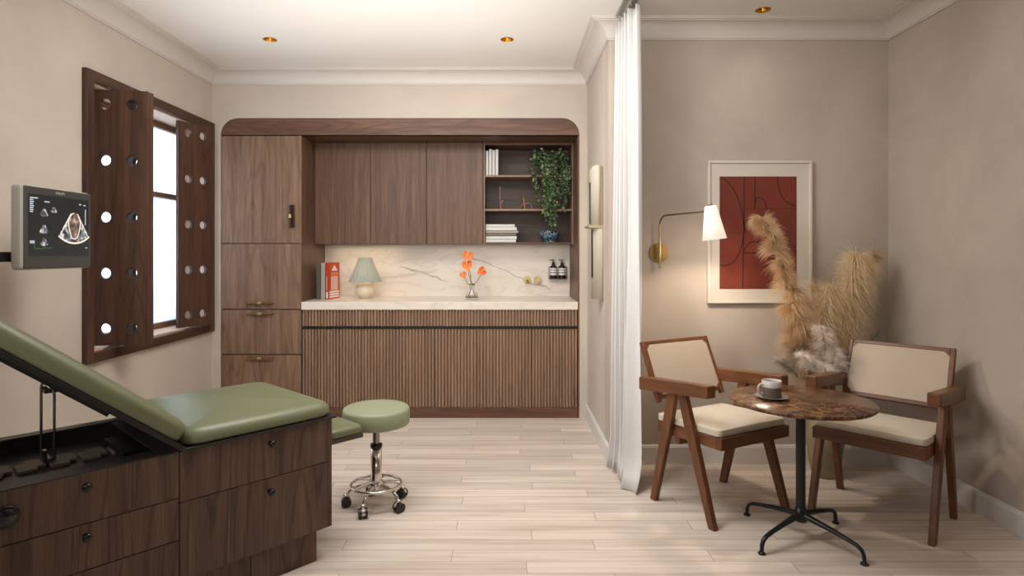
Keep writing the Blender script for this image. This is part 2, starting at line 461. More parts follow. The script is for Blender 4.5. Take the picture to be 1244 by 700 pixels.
# ------------------------------------------------------------------ mesh builder
class MB:
    def __init__(s, T=None):
        s.v = []; s.f = []; s.sm = []; s.T = T; s.tone = []
    def add(s, vs, fs, smooth=False):
        o = len(s.v)
        for p in vs:
            p = Vector(p)
            s.v.append(tuple(s.T @ p) if s.T is not None else tuple(p))
        for f in fs:
            s.f.append([i + o for i in f]); s.sm.append(smooth)
    def box(s, x0, x1, y0, y1, z0, z1):
        vs = [(x0, y0, z0), (x1, y0, z0), (x1, y1, z0), (x0, y1, z0), (x0, y0, z1), (x1, y0, z1), (x1, y1, z1), (x0, y1, z1)]
        s.add(vs, [(0, 3, 2, 1), (4, 5, 6, 7), (0, 1, 5, 4), (1, 2, 6, 5), (2, 3, 7, 6), (3, 0, 4, 7)])
    def hexa(s, b4, t4):
        s.add(list(b4) + list(t4), [(0, 3, 2, 1), (4, 5, 6, 7), (0, 1, 5, 4), (1, 2, 6, 5), (2, 3, 7, 6), (3, 0, 4, 7)])
    def tube(s, pts, rad, n=12, caps=True, flatten=None):
        pts = [Vector(p) for p in pts]
        rs = rad if isinstance(rad, (list, tuple)) else [rad] * len(pts)
        rings = []; up = None
        for i, p in enumerate(pts):
            d = (pts[min(i + 1, len(pts) - 1)] - pts[max(i - 1, 0)])
            if d.length < 1e-9: d = Vector((0, 0, 1))
            d.normalize()
            if up is None:
                a = Vector((0, 0, 1)) if abs(d.z) < 0.9 else Vector((1, 0, 0))
                up = (a - d * a.dot(d)).normalized()
            else:
                up = (up - d * up.dot(d)).normalized()
            sd = d.cross(up)
            fl = flatten if flatten else 1.0
            rings.append([p + (up * math.cos(2 * PI * k / n) * fl + sd * math.sin(2 * PI * k / n)) * rs[i] for k in range(n)])
        vs = [q for r in rings for q in r]
        fs = []
        for i in range(len(rings) - 1):
            for k in range(n):
                a = i * n + k; b2 = i * n + (k + 1) % n
                fs.append((a, b2, b2 + n, a + n))
        s.add(vs, fs, True)
        if caps:
            s.add(rings[0], [tuple(range(n - 1, -1, -1))]); s.add(rings[-1], [tuple(range(n))])
    def cyl(s, p0, p1, r0, r1=None, n=24):
        s.tube([p0, p1], [r0, r0 if r1 is None else r1], n)
    def lathe(s, prof, c=(0, 0, 0), n=40, a0=0, a1=2 * PI, smooth=True, mod=None):
        full = abs(a1 - a0 - 2 * PI) < 1e-6
        cnt = n if full else n + 1
        vs = []
        for i in range(cnt):
            a = a0 + (a1 - a0) * i / n
            for j, (r, z) in enumerate(prof):
                rr = r * (mod(a, j) if mod else 1)
                vs.append((c[0] + rr * math.cos(a), c[1] + rr * math.sin(a), c[2] + z))
        k = len(prof); fs = []
        for i in range(n):
            i2 = (i + 1) % cnt
            for j in range(k - 1):
                fs.append((i * k + j, i2 * k + j, i2 * k + j + 1, i * k + j + 1))
        s.add(vs, fs, smooth)
    def prism(s, poly, axis, a0, a1):
        """extrude a 2-D polygon along an axis; poly in the other two axes (in xyz order)"""
        def P(u, v, w):
            return {'x': (w, u, v), 'y': (u, w, v), 'z': (u, v, w)}[axis]
        n = len(poly)
        s.add([P(u, v, a0) for u, v in poly] + [P(u, v, a1) for u, v in poly],
              [tuple(range(n - 1, -1, -1)), tuple(range(n, 2 * n))] + [(i, (i + 1) % n, (i + 1) % n + n, i + n) for i in range(n)])
    def cushion(s, x0, x1, y0, y1, z0, h, rc=0.04, edge=0.03, puff=0.008, nc=8):
        cx, cy = (x0 + x1) / 2, (y0 + y1) / 2
        a, b2 = (x1 - x0) / 2, (y1 - y0) / 2
        loops = []
        def loop(ins, z):
            r = max(rc - ins * 0.6, 0.004)
            A, B = a - ins, b2 - ins
            r = min(r, A, B)
            L = []
            for q, (sx, sy) in enumerate(((1, 1), (-1, 1), (-1, -1), (1, -1))):
                for k in range(nc + 1):
                    t = (q + k / nc) * PI / 2
                    L.append((cx + sx * (A - r) + r * math.cos(t), cy + sy * (B - r) + r * math.sin(t), z))
            loops.append(L)
        e = edge
        for k in range(5):
            t = k / 4 * PI / 2
            loop(0.4 * e * (1 - math.sin(t)), z0 + 0.4 * e * (1 - math.cos(t)))
        for k in range(9):
            t = k / 8 * PI / 2
            loop(e * (1 - math.cos(t)), z0 + h - e + e * math.sin(t))
        m_ = min(a, b2) - 0.003
        for k in range(1, 13):
            u = k / 12
            loop(e + (m_ - e) * u, z0 + h + puff * math.sin(u * PI / 2))
        n = len(loops[0])
        vs = [p for L in loops for p in L]
        fs = [(i * n + k, i * n + (k + 1) % n, (i + 1) * n + (k + 1) % n, (i + 1) * n + k) for i in range(len(loops) - 1) for k in range(n)]
        fs.append(tuple(range(n - 1, -1, -1)))
        fs.append(tuple(range((len(loops) - 1) * n, len(loops) * n)))
        s.add(vs, fs, True)
    def build(s, name, mat, parent=None, bevel=0, seg=2, sub=0, autosmooth=False):
        me = bpy.data.meshes.new(name)
        me.from_pydata(s.v, [], s.f)
        me.polygons.foreach_set('use_smooth', s.sm)
        mats = mat if isinstance(mat, (list, tuple)) else [mat]
        for k in mats: me.materials.append(k)
        me.update()
        bm = bmesh.new(); bm.from_mesh(me)
        bmesh.ops.recalc_face_normals(bm, faces=bm.faces)
        bm.to_mesh(me); bm.free()
        o = bpy.data.objects.new(name, me)
        COL.objects.link(o)
        if parent: o.parent = parent
        if bevel:
            md = o.modifiers.new('bevel', 'BEVEL'); md.width = bevel; md.segments = seg
            md.limit_method = 'ANGLE'; md.angle_limit = R(40)
        return o

def tag(o, label=None, cat=None, group=None, kind=None):
    if label: o['label'] = label
    if cat: o['category'] = cat
    if group: o['group'] = group
    if kind: o['kind'] = kind
    return o
def thing(name, label, cat, loc=(0, 0, 0), rz=0, group=None):
    o = bpy.data.objects.new(name, None); COL.objects.link(o)
    o.empty_display_size = 0.1
    o.location = loc; o.rotation_euler = (0, 0, rz)
    return tag(o, label, cat, group)
def struct(o, label, cat):
    return tag(o, label, cat, None, 'structure')
def dup(root, loc, rz, label, group=None):
    r = root.copy(); COL.objects.link(r); r.location = loc; r.rotation_euler = (0, 0, rz)
    r['label'] = label
    if group: r['group'] = group
    for ch in list(root.children):
        c = ch.copy(); COL.objects.link(c); c.parent = r
        for g in ch.children:
            d = g.copy(); COL.objects.link(d); d.parent = c
    return r

# ------------------------------------------------------------------ room dimensions
F = 740.0; VX, VY = 616.0, 307.0; H = 1.3
XL, XP, XR = -2.315, 0.63, 2.359
YB, YA, YR = 4.78, 3.77, -1.3
ZC = 2.72
def X(px, Y): return (px - VX) * Y / F
def Z(py, Y): return H - (py - VY) * Y / F

# floor
mb = MB()
W, L = 0.0975, 1.11
tones = []
y = 2.466 - W * 40
k = -40
while y < 5.5:
    base = (0.11, -0.25, 0.41)[k % 3] + random.uniform(-0.03, 0.03)
    x = base - L * 3
    while x < XR + 0.1:
        xa, xb = max(x, XL - 0.1), min(x + L, XR + 0.1)
        ya, yb = max(y, YR - 0.1), y + W
        if xb > xa and yb > ya:
            g = 0.0009
            mb.add([(xa + g, ya + g, 0), (xb - g, ya + g, 0), (xb - g, yb - g, 0), (xa + g, yb - g, 0)], [(0, 1, 2, 3)])
            tones.append(random.random())
        x += L
    y += W; k += 1
nf = len(mb.f)
mb.add([(XL - .1, YR - .1, -.004), (XR + .1, YR - .1, -.004), (XR + .1, 5.6, -.004), (XL - .1, 5.6, -.004)], [(0, 1, 2, 3)])
seam = flat('plank_seam', srgb(120, 100, 84), 0.8)
fl = mb.build('floor', [M['oak'], seam])
fl.data.polygons[nf].material_index = 1
ca = fl.data.color_attributes.new('tone', 'FLOAT_COLOR', 'CORNER')
for p in fl.data.polygons:
    t = tones[p.index] if p.index < nf else 0
    for li in p.loop_indices:
        ca.data[li].color = (t, t, t, 1)
struct(fl, 'pale oak floorboards running across the room', 'floor')

# walls
def wallbox(name, label, mat, *boxes):
    mb = MB()
    for bx in boxes: mb.box(*bx)
    return struct(mb.build(name, mat), label, 'wall')
# left wall with window opening
WY0, WY1, WZ0, WZ1 = 3.375, 4.71, 0.745, 2.25
T = 0.32
wallbox('wall_left', 'beige plaster wall on the left holding the shuttered window', M['plaster'],
        (XL - T, XL, YR, WY0, 0, ZC), (XL - T, XL, WY1, YB + .7, 0, ZC), (XL - T, XL, WY0, WY1, 0, WZ0), (XL - T, XL, WY0, WY1, WZ1, ZC))
wallbox('wall_right', 'taupe plaster wall on the far right behind the chair', M['plaster_dark'], (XR, XR + .15, YR, YA + .15, 0, ZC))
wallbox('wall_alcove', 'taupe plaster wall of the seating alcove behind the framed print', M['plaster_dark'], (XP + .15, XR, YA, YA + .15, 0, ZC), (XP, XP + .15, YA, YA + .15, 0, ZC))
wallbox('wall_partition', 'plaster return wall between kitchen niche and seating alcove', M['plaster'], (XP, XP + .15, YA + .15, YB + .75, 0, ZC))
wallbox('wall_rear', 'beige plaster wall behind the camera', M['plaster'], (XL - T, XR + .15, YR - .15, YR, 0, ZC))
# back wall with round-cornered niche
NX0, NX1, NZ = -2.248, 0.568, 2.356
rN = 0.135
poly = [(XL, 0), (NX0, 0), (NX0, NZ - rN)]
def arc(cx, cz, r, a0, a1, n=12): return [(cx + r * math.cos(a0 + (a1 - a0) * i / n), cz + r * math.sin(a0 + (a1 - a0) * i / n)) for i in range(n + 1)]
poly += arc(NX0 + rN, NZ - rN, rN, PI, PI / 2)[1:]
poly += arc(NX1 - rN, NZ - rN, rN, PI / 2, 0)
poly += [(NX1, 0), (XP, 0), (XP, ZC), (XL, ZC)]
mb = MB()
bm = bmesh.new()
vs = [bm.verts.new((u, YB, v)) for u, v in poly]
fc = bm.faces.new(vs)
ex = bmesh.ops.extrude_face_region(bm, geom=[fc])
bmesh.ops.translate(bm, vec=(0, 0.75, 0), verts=[g for g in ex['geom'] if isinstance(g, bmesh.types.BMVert)])
bmesh.ops.recalc_face_normals(bm, faces=bm.faces)
bmesh.ops.triangulate(bm, faces=bm.faces)
me = bpy.data.meshes.new('wall_back'); bm.to_mesh(me); bm.free(); me.materials.append(M['plaster'])
wb = bpy.data.objects.new('wall_back', me); COL.objects.link(wb)
struct(wb, 'beige plaster back wall around the round-cornered walnut kitchen niche', 'wall')

# ceiling with round holes for downlights
DL = [(-1.579, 4.057), (0.0, 4.057), (1.497, 3.562), (-1.579, 2.2), (0.0, 2.2), (1.497, 1.8)]
rD = 0.044
mb = MB(); 
xs = sorted(set([XL - T, XR + .15] + [d[0] + s_ * 0.1 for d in DL for s_ in (-1, 1)]))
ys = sorted(set([YR - .15, YB + .75] + [d[1] + s_ * 0.1 for d in DL for s_ in (-1, 1)]))
for i in range(len(xs) - 1):
    for j in range(len(ys) - 1):
        x0, x1, y0, y1 = xs[i], xs[i + 1], ys[j], ys[j + 1]
        hit = [d for d in DL if x0 < d[0] < x1 and y0 < d[1] < y1]
        if not hit:
            mb.add([(x0, y0, ZC), (x1, y0, ZC), (x1, y1, ZC), (x0, y1, ZC)], [(0, 3, 2, 1)])
        else:
            cx, cy = hit[0]; n = 32; vs = []; 
            for q in range(n):
                a = 2 * PI * q / n
                dx, dy = math.cos(a), math.sin(a)
                tt = min(((x1 - cx) / dx if dx > 1e-9 else 9), ((x0 - cx) / dx if dx < -1e-9 else 9), ((y1 - cy) / dy if dy > 1e-9 else 9), ((y0 - cy) / dy if dy < -1e-9 else 9))
                vs += [(cx + dx * rD, cy + dy * rD, ZC), (cx + dx * tt, cy + dy * tt, ZC)]
            mb.add(vs, [(2 * q, 2 * q + 1, 2 * ((q + 1) % n) + 1, 2 * ((q + 1) % n)) for q in range(n)])
mb.box(XL - T, XR + .15, YR - .15, YB + .75, ZC + .12, ZC + .2)
struct(mb.build('ceiling', M['ceil']), 'smooth off-white ceiling with small gold downlights', 'ceiling')

# swept mouldings
def sweep(path, prof, name, mat, label, cat):
    n = len(path); nor = []
    for i in range(n - 1):
        dx, dy = path[i + 1][0] - path[i][0], path[i + 1][1] - path[i][1]
        l = math.hypot(dx, dy); nor.append((dy / l, -dx / l))
    mb = MB(); vs = []
    for i, p in enumerate(path):
        if i == 0: m_ = nor[0]
        elif i == n - 1: m_ = nor[-1]
        else:
            a, b2 = nor[i - 1], nor[i]
            k_ = 1 + a[0] * b2[0] + a[1] * b2[1]
            m_ = ((a[0] + b2[0]) / k_, (a[1] + b2[1]) / k_)
        for o, z in prof: vs.append((p[0] + m_[0] * o, p[1] + m_[1] * o, z))
    k = len(prof); fs = []
    for i in range(n - 1):
        for j in range(k):
            j2 = (j + 1) % k
            fs.append((i * k + j, (i + 1) * k + j, (i + 1) * k + j2, i * k + j2))
    fs.append(tuple(range(k))); fs.append(tuple(range((n - 1) * k, n * k)))
    mb.add(vs, fs)
    return struct(mb.build(name, mat), label, cat)
pathW = [(XL, YR), (XL, YB), (XP, YB), (XP, YA), (XR, YA), (XR, YR)]
z0 = 2.612
crown = [(0, z0), (0.012, z0), (0.012, z0 + .008), (0.018, z0 + .010)]
for i in range(9):
    t = i / 8 * PI / 2
    crown.append((0.018 + 0.085 * (1 - math.cos(t)), z0 + .012 + 0.078 * math.sin(t)))
crown += [(0.108, ZC - .014), (0.118, ZC - .014), (0.118, ZC - .006), (0.128, ZC - .006), (0.128, ZC - .0005), (0, ZC - .0005)]
sweep(pathW, crown, 'trim_1', M['trimp'], 'off-white coved crown moulding running round the ceiling', 'moulding')
bp_ = [(0, 0.0005), (0.016, 0.0005), (0.016, 0.098), (0.012, 0.102), (0.012, 0.108), (0.006, 0.113), (0, 0.113)]
sweep([(XL, YR), (XL, YB)], bp_, 'baseboard_left', M['basep'], 'white baseboard under the shuttered window', 'baseboard')
sweep([(XP, YB), (XP, YA), (XP + .0161, YA)], bp_, 'baseboard_partition', M['basep'], 'white baseboard beside the curtain on the return wall', 'baseboard')
sweep([(XP, YA), (XR, YA)], bp_, 'baseboard_alcove', M['basep'], 'pale baseboard below the framed print', 'baseboard')
sweep([(XR, YA), (XR, YR)], bp_, 'baseboard_right', M['basep'], 'pale baseboard along the right wall', 'baseboard')

# ------------------------------------------------------------------ window and shutters
win = thing('window_1', 'frosted two-light window behind the walnut shutters', 'window', (XL, 4.04, WZ0)); tag(win, kind='structure')
def wb_(name, mat, boxes, parent=win, off=(XL, 4.04, WZ0), **kw):
    mb = MB(Matrix.Translation(-Vector(off)))
    for bx in boxes: mb.box(*bx)
    return mb.build(name, mat, parent, **kw)
fo = 0.06
FY0, FY1, FZ0, FZ1 = 3.315, 4.765, 0.687, 2.31
xf = XL + 0.03
wb_('window_frame', M['shutter'], [(XL - .001, xf, FY0, WY0, FZ0, FZ1), (XL - .001, xf, WY1, FY1, FZ0, FZ1)], bevel=.003)
wb_('window_frame', M['shutter_y'], [(XL - .001, xf, WY0, WY1, FZ0, WZ0), (XL - .001, xf, WY0, WY1, WZ1, FZ1)], bevel=.003)
rev = flat('reveal_pale_wood', srgb(206, 172, 148), 0.5)
XG = XL - 0.2
wb_('window_reveal', rev, [(XG, XL, WY0 + .001, WY0 + .012, WZ0, WZ1), (XG, XL, WY1 - .012, WY1 - .001, WZ0, WZ1), (XG, XL, WY0, WY1, WZ0 + .001, WZ0 + .012), (XG, XL, WY0, WY1, WZ1 - .012, WZ1 - .001)])
zr = 1.715
wb_('window_sash', flat('sash_brown', srgb(128, 92, 70), .5), [(XG - .03, XG + .02, WY0 + .012, WY0 + .06, WZ0, WZ1), (XG - .03, XG + .02, WY1 - .06, WY1 - .012, WZ0, WZ1),
    (XG - .03, XG + .02, WY0, WY1, WZ0 + .012, WZ0 + .05), (XG - .03, XG + .02, WY0, WY1, WZ1 - .055, WZ1 - .012), (XG - .03, XG + .025, WY0, WY1, zr - .018, zr + .018)], bevel=.003)
wb_('window_pane', M['frosted'], [(XG - .012, XG - .008, WY0 + .05, WY1 - .05, WZ0 + .04, zr - .01)])
wb_('window_pane', M['frosted'], [(XG - .012, XG - .008, WY0 + .05, WY1 - .05, zr + .01, WZ1 - .045)])

def shutter_leaf(p0, p1, zb, zt, th, holes_u, holes_z, hr, parent, org):
    """a flat leaf between plan points p0-p1 with round holes cut right through"""
    d = Vector((p1[0] - p0[0], p1[1] - p0[1], 0)); Lw = d.length; d.normalize()
    nrm = Vector((-d.y, d.x, 0))
    mb = MB()
    us = [0] + sorted([u_ for h in holes_u for u_ in (h - hr * 1.25, h + hr * 1.25)]) + [Lw]
    zs = [zb] + sorted([z_ for h in holes_z for z_ in (h - hr * 1.25, h + hr * 1.25)]) + [zt]
    def P(u, z, s_):
        q = Vector((p0[0], p0[1], 0)) + d * u + nrm * (s_ * th / 2)
        return (q.x - org[0], q.y - org[1], z - org[2])
    for i in range(len(us) - 1):
        for j in range(len(zs) - 1):
            u0, u1, a0, a1 = us[i], us[i + 1], zs[j], zs[j + 1]
            h = [(hu, hz) for hu in holes_u for hz in holes_z if u0 < hu < u1 and a0 < hz < a1]
            for s_ in (-1, 1):
                if not h:
                    mb.add([P(u0, a0, s_), P(u1, a0, s_), P(u1, a1, s_), P(u0, a1, s_)], [(0, 1, 2, 3)])
                else:
                    cu, cz = h[0]; n = 24; vs = []; b_ = hr * 1.25
                    for q in range(n):
                        a = 2 * PI * (q + .5) / n; dx, dz = math.cos(a), math.sin(a)
                        tt = b_ / max(abs(dx), abs(dz))
                        vs += [P(cu + dx * hr, cz + dz * hr, s_), P(cu + dx * tt, cz + dz * tt, s_)]
                    # corners
                    fs = [(2 * q, 2 * q + 1, 2 * ((q + 1) % n) + 1, 2 * ((q + 1) % n)) for q in range(n)]
                    mb.add(vs, fs)
                    for (sx, sz) in ((1, 1), (-1, 1), (-1, -1), (1, -1)):
                        ang = math.atan2(sz, sx) % (2 * PI)
                        q0 = int((ang / (2 * PI) * n) - .5); q1 = (q0 + 1) % n
                        mb.add([vs[2 * q0 + 1], P(cu + sx * b_, cz + sz * b_, s_), vs[2 * q1 + 1]], [(0, 1, 2)])
            if h:
                cu, cz = h[0]; n = 24; vs = []
                for q in range(n):
                    a = 2 * PI * (q + .5) / n
                    vs += [P(cu + math.cos(a) * hr, cz + math.sin(a) * hr, -1), P(cu + math.cos(a) * hr, cz + math.sin(a) * hr, 1)]
                mb.add(vs, [(2 * q, 2 * q + 1, 2 * ((q + 1) % n) + 1, 2 * ((q + 1) % n)) for q in range(n)], True)
    for (a_, b_) in (((0, zb), (Lw, zb)), ((Lw, zb), (Lw, zt)), ((Lw, zt), (0, zt)), ((0, zt), (0, zb))):
        mb.add([P(a_[0], a_[1], -1), P(b_[0], b_[1], -1), P(b_[0], b_[1], 1), P(a_[0], a_[1], 1)], [(0, 1, 2, 3)])
    o = mb.build('shutter_panel', M['shutter'], parent)
    return o
org = (-2.38, 3.50, WZ0)
hz = [Z(v, 3.51) for v in (399.5, 332, 264, 195, 127)]
t = thing('window_shutter', 'left walnut window shutter with two columns of round holes, folded out into the room', 'shutter', org)
shutter_leaf((-2.385, 3.50), (-2.085, 3.545), .765, 2.235, .024, [.075, .215], hz, .031, t, org)
shutter_leaf((-2.085, 3.575), (-2.37, 3.66), .765, 2.235, .024, [.10, .235], hz, .031, t, org)
org2 = (-2.33, 4.31, WZ0)
hz2 = [Z(v, 4.42) for v in (382, 328, 273, 218, 163)]
t = thing('window_shutter', 'right walnut window shutter with two columns of round holes, nearest the kitchen niche', 'shutter', org2)
shutter_leaf((-2.335, 4.31), (-2.225, 4.60), .765, 2.235, .022, [.085, .215], hz2, .03, t, org2)

# ------------------------------------------------------------------ kitchen niche
YU, YS = 5.10, 5.40           # front of wall cabinets, backsplash face
HZ = 2.224                    # underside of header
# surround lining + header
sur = thing('niche_surround', 'walnut lining and header with rounded top corners framing the kitchen niche', 'panelling', (-0.84, YB, 0))
def kb(org, T_=None): return MB(Matrix.Translation(-Vector(org)) if T_ is None else T_)
O = (-0.84, YB, 0)
mb = kb(O)
pol = [(NX0 + .002, HZ), (NX0 + .002, NZ - rN)] + [(u, v - .002) for u, v in arc(NX0 + rN, NZ - rN, rN - .002, PI, PI / 2)[1:]] + [(u, v - .002) for u, v in arc(NX1 - rN, NZ - rN, rN - .002, PI / 2, 0)] + [(NX1 - .002, HZ)]
mb.prism(pol, 'y', YB + .004, YB + .03)
mb.box(NX0 + .002, NX1 - .002, YB + .03, YS + .05, HZ, HZ + .018)
mb.build('header_panel', M['walnut_x'], sur)
mb = kb(O); mb.box(NX1 - .012, NX1 - .001, YB + .004, YS + .05, 0, HZ); mb.build('side_panel', M['walnut_mid'], sur)

# tall cabinet
tx0, tx1 = NX0 + .003, -1.615
tc_ = thing('tall_cabinet', 'tall walnut cabinet at the left end of the kitchen niche', 'cabinet', ((tx0 + tx1) / 2, YB, 0))
O = ((tx0 + tx1) / 2, YB, 0)
mb = kb(O); mb.box(tx0, tx1, YB + .024, YS + .05, 0.0, HZ - .002); mb.build('carcass', M['walnut_mid'], tc_, bevel=.001)
mb = kb(O); mb.box(tx0 + .03, tx1, YB + .018, YB + .026, 0.005, .085); mb.build('plinth', M['walnut_x'], tc_)
def bar_handle(cx, cz, vertical, parent, O):
    mb = kb(O)
    if vertical:
        mb.box(cx - .018, cx + .022, YB - .006, YB + .002, cz - .09, cz + .09)
    else:
        mb.box(cx - .10, cx + .10, YB - .004, YB + .002, cz - .006, cz + .004)
        mb.tube([(cx - .1, YB - .024, cz), (cx - .03, YB - .024, cz), (cx + .1, YB - .024, cz)], .0075, 10)
        for q in (-.085, .085): mb.cyl((cx + q, YB - .024, cz), (cx + q, YB, cz), .005, n=8)
    if vertical: mb.tube([(cx - .004, YB - .026, cz - .085), (cx - .004, YB - .026, cz + .085)], .008, 10)
    h = mb.build('handle', M['brass_dark'] if not vertical else flat('handle_bronze', srgb(62, 42, 30), .35, .4), parent)
    mb = kb(O)
    if vertical: mb.cyl((cx - .004, YB - .026, cz - .014), (cx - .004, YB - .026, cz + .014), .0125, n=16)
    else: mb.cyl((cx - .018, YB - .024, cz), (cx + .012, YB - .024, cz), .0115, n=16)
    mb.build('handle_collar', M['brass_pale'], parent)
g = .002
for nm, za, zb, hd in (('door', 1.372, HZ - .006, (-1.69, 1.585, True)), ('door', .856, 1.370, (-1.93, .905, False)), ('drawer', .501, .852, (-1.93, .822, False)), ('drawer', .088, .497, (-1.93, .473, False))):
    mb = kb(O); mb.box(tx0 + g, tx1 - .022 if nm == 'door' and za > 1 else tx1 - g, YB + .002, YB + .022, za + g, zb - g)
    d = mb.build(nm, M['walnut'], tc_, bevel=.0012)
    bar_handle(*hd, d, O)
mb = kb(O); mb.box(tx1 - .020, tx1, YB + .001, YB + .024, 1.372, HZ - .004); mb.build('side_stile', M['walnut'], tc_, bevel=.001)

# wall cabinets
ux = [-1.612, -1.144, -.675, -.2]
labs = ['left wall cupboard beside the tall cabinet, plain walnut door', 'middle wall cupboard of the three, plain walnut door', 'right wall cupboard beside the open shelves, plain walnut door']
for i in range(3):
    O = ((ux[i] + ux[i + 1]) / 2, YU, 1.372)
    c = thing('wall_cabinet', labs[i], 'cabinet', O)
    mb = kb(O); mb.box(ux[i] + .001, ux[i + 1] - .001, YU + .02, YS, 1.374, HZ - .002); mb.build('carcass', M['dark_carcass'], c)
    mb = kb(O); mb.box(ux[i] + .0025, ux[i + 1] - .0025, YU, YU + .019, 1.372, HZ - .004); mb.build('door', M['walnut_mid'], c, bevel=.001)
# open shelf unit
sx0, sx1 = -.198, .556
O = ((sx0 + sx1) / 2, YU, 1.372)
su = thing('shelf_unit', 'open walnut shelf unit with two shelves at the right of the wall cupboards', 'shelves', O)
for nm, bxs, mt in (('side_panel', (sx0, sx0 + .014, YU, YS, 1.372, HZ - .003), M['walnut']), ('side_panel', (sx1 - .014, sx1 - .001, YU, YS, 1.372, HZ - .003), M['walnut']),
                    ('top_panel', (sx0 + .014, sx1 - .014, YU, YS, HZ - .022, HZ - .003), M['walnut_x']), ('bottom_panel', (sx0 + .014, sx1 - .014, YU, YS, 1.372, 1.386), M['walnut_x']),
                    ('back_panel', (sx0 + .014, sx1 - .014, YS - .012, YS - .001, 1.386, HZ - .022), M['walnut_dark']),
                    ('shelf', (sx0 + .014, sx1 - .014, YU + .004, YS - .012, 1.934, 1.950), M['shelf_edge']), ('shelf', (sx0 + .014, sx1 - .014, YU + .004, YS - .012, 1.651, 1.666), M['shelf_edge'])):
    mb = kb(O); mb.box(*bxs); mb.build(nm, mt, su, bevel=.0008)
Z1, Z2, Z3 = 1.950, 1.666, 1.386

# backsplash
mb = MB(); mb.box(-1.614, NX1 - .013, YS, YS + .02, .914, 1.40)
tag(mb.build('backsplash', M['marble_v']), 'cream marble backsplash with grey veins between worktop and wall cupboards', 'backsplash')
# worktop
mb = MB(); mb.box(-1.612, NX1 - .0125, YB - .012, YS - .0005, .852, .914)
tag(mb.build('worktop', M['marble'], bevel=.003), 'cream marble worktop over the fluted base cupboards', 'worktop')
# base cabinets
PX = [368, 412, 469, 528, 587, 646, 704]
bx_ = [X(p, YB) for p in PX]; bx_[0] = -1.611; bx_[-1] = NX1 - .014
pitch = 0.0247
def fluted(O, xa, xb, za, zb, name, parent):
    mb = kb(O)
    mb.box(xa + .001, xb - .001, YB + .021, YB + .03, za, zb)
    n = max(1, round((xb - xa) / pitch)); p = (xb - xa) / n
    for i in range(n):
        c = xa + p * (i + .5); hw = p * .335
        mb.prism([(c - hw, YB + .022), (c - hw, YB + .006), (c - hw * .55, YB + .001), (c + hw * .55, YB + .001), (c + hw, YB + .006), (c + hw, YB + .022)], 'z', za, zb)
    return mb.build(name, M['walnut_slat'], parent)
for i, lab in enumerate(('fluted walnut base cupboard nearest the tall cabinet', 'fluted walnut base cupboard in the middle of the run, below the orange flowers', 'fluted walnut base cupboard at the right end, below the brass taps')):
    xa, xm, xb = bx_[2 * i], bx_[2 * i + 1], bx_[2 * i + 2]
    O = ((xa + xb) / 2, YB, 0)
    c = thing('base_cabinet', lab, 'cabinet', O)
    mb = kb(O); mb.box(xa + .001, xb - .001, YB + .03, YS - .002, .086, .851); mb.build('carcass', M['dark_carcass'], c)
    fluted(O, xa, xb, .722, .850, 'drawer', c)
    fluted(O, xa, xm - .001, .087, .700, 'door', c); fluted(O, xm + .001, xb, .087, .700, 'door', c)
    mb = kb(O); mb.box(xa + .002, xb - .002, YB + .0, YB + .012, .700, .707); mb.box(xa + .002, xb - .002, YB + .01, YB + .014, .70, .718)
    mb.build('handle_rail', M['black'], c)
mb = MB(); mb.box(-1.612, NX1 - .014, YB + .006, YB + .026, 0.0, .085)
tag(mb.build('plinth_board', M['walnut_x']), 'plain walnut plinth board under the fluted base cupboards', 'plinth')

# ------------------------------------------------------------------ things on shelves
def book(name, w, d, h, cover, label, loc, rz=0, group=None, cat='book', page=None):
    t = thing(name, label, cat, loc, rz, group)
    mb = MB(); mb.box(0, w, 0, .004, 0, h); mb.box(0, .003, 0, d, 0, h); mb.box(w - .003, w, 0, d, 0, h)
    mb.build('cover', cover, t, bevel=.001)
    mb = MB(); mb.box(.003, w - .003, .004, d - .004, .003, h - .004); mb.build('pages', page or M['paper'], t)
    return t
x = -.180
words = ['leftmost', 'second from left', 'third from left', 'rightmost']
for i, (w, h) in enumerate(((.025, .208), (.026, .222), (.024, .214), (.026, .220))):
    book('book', w, .16, h, M['paper'], 'white upright book on the top shelf, %s of four' % words[i], (x, YU + .03, Z1), 0, 'white books standing on the top shelf')
    x += w + .002
def flatbook(w, d, h, cover, label, loc, rz):
    t = thing('book', label, 'book', loc, rz, 'books lying stacked on the bottom shelf')
    mb = MB(); mb.box(0, w, 0, d, 0, .003); mb.box(0, w, 0, d, h - .003, h); mb.box(0, w, 0, .003, 0, h); mb.build('cover', cover, t, bevel=.001)
    mb = MB(); mb.box(.004, w - .004, .003, d - .004, .003, h - .003); mb.build('pages', M['paper'], t)
z = Z3
spec = [(.255, .027, 'paper', 'white book at the bottom of the lying stack'), (.262, .026, 'paper', 'white book lying second from the bottom of the stack'),
        (.258, .024, 'paper_taupe', 'taupe book lying in the lower middle of the stack'), (.275, .022, 'paper_grey', 'grey widest book lying in the upper middle of the stack'),
        (.262, .028, 'paper', 'white book lying second from the top of the stack'), (.245, .024, 'paper', 'white book lying on top of the stack')]
for i, (w, h, mt, lab) in enumerate(spec):
    flatbook(w, .19, h, M[mt], lab + ' on the bottom shelf', (-.180, YU + .03 + (i % 2) * .006, z), 0)
    z += h + .0005
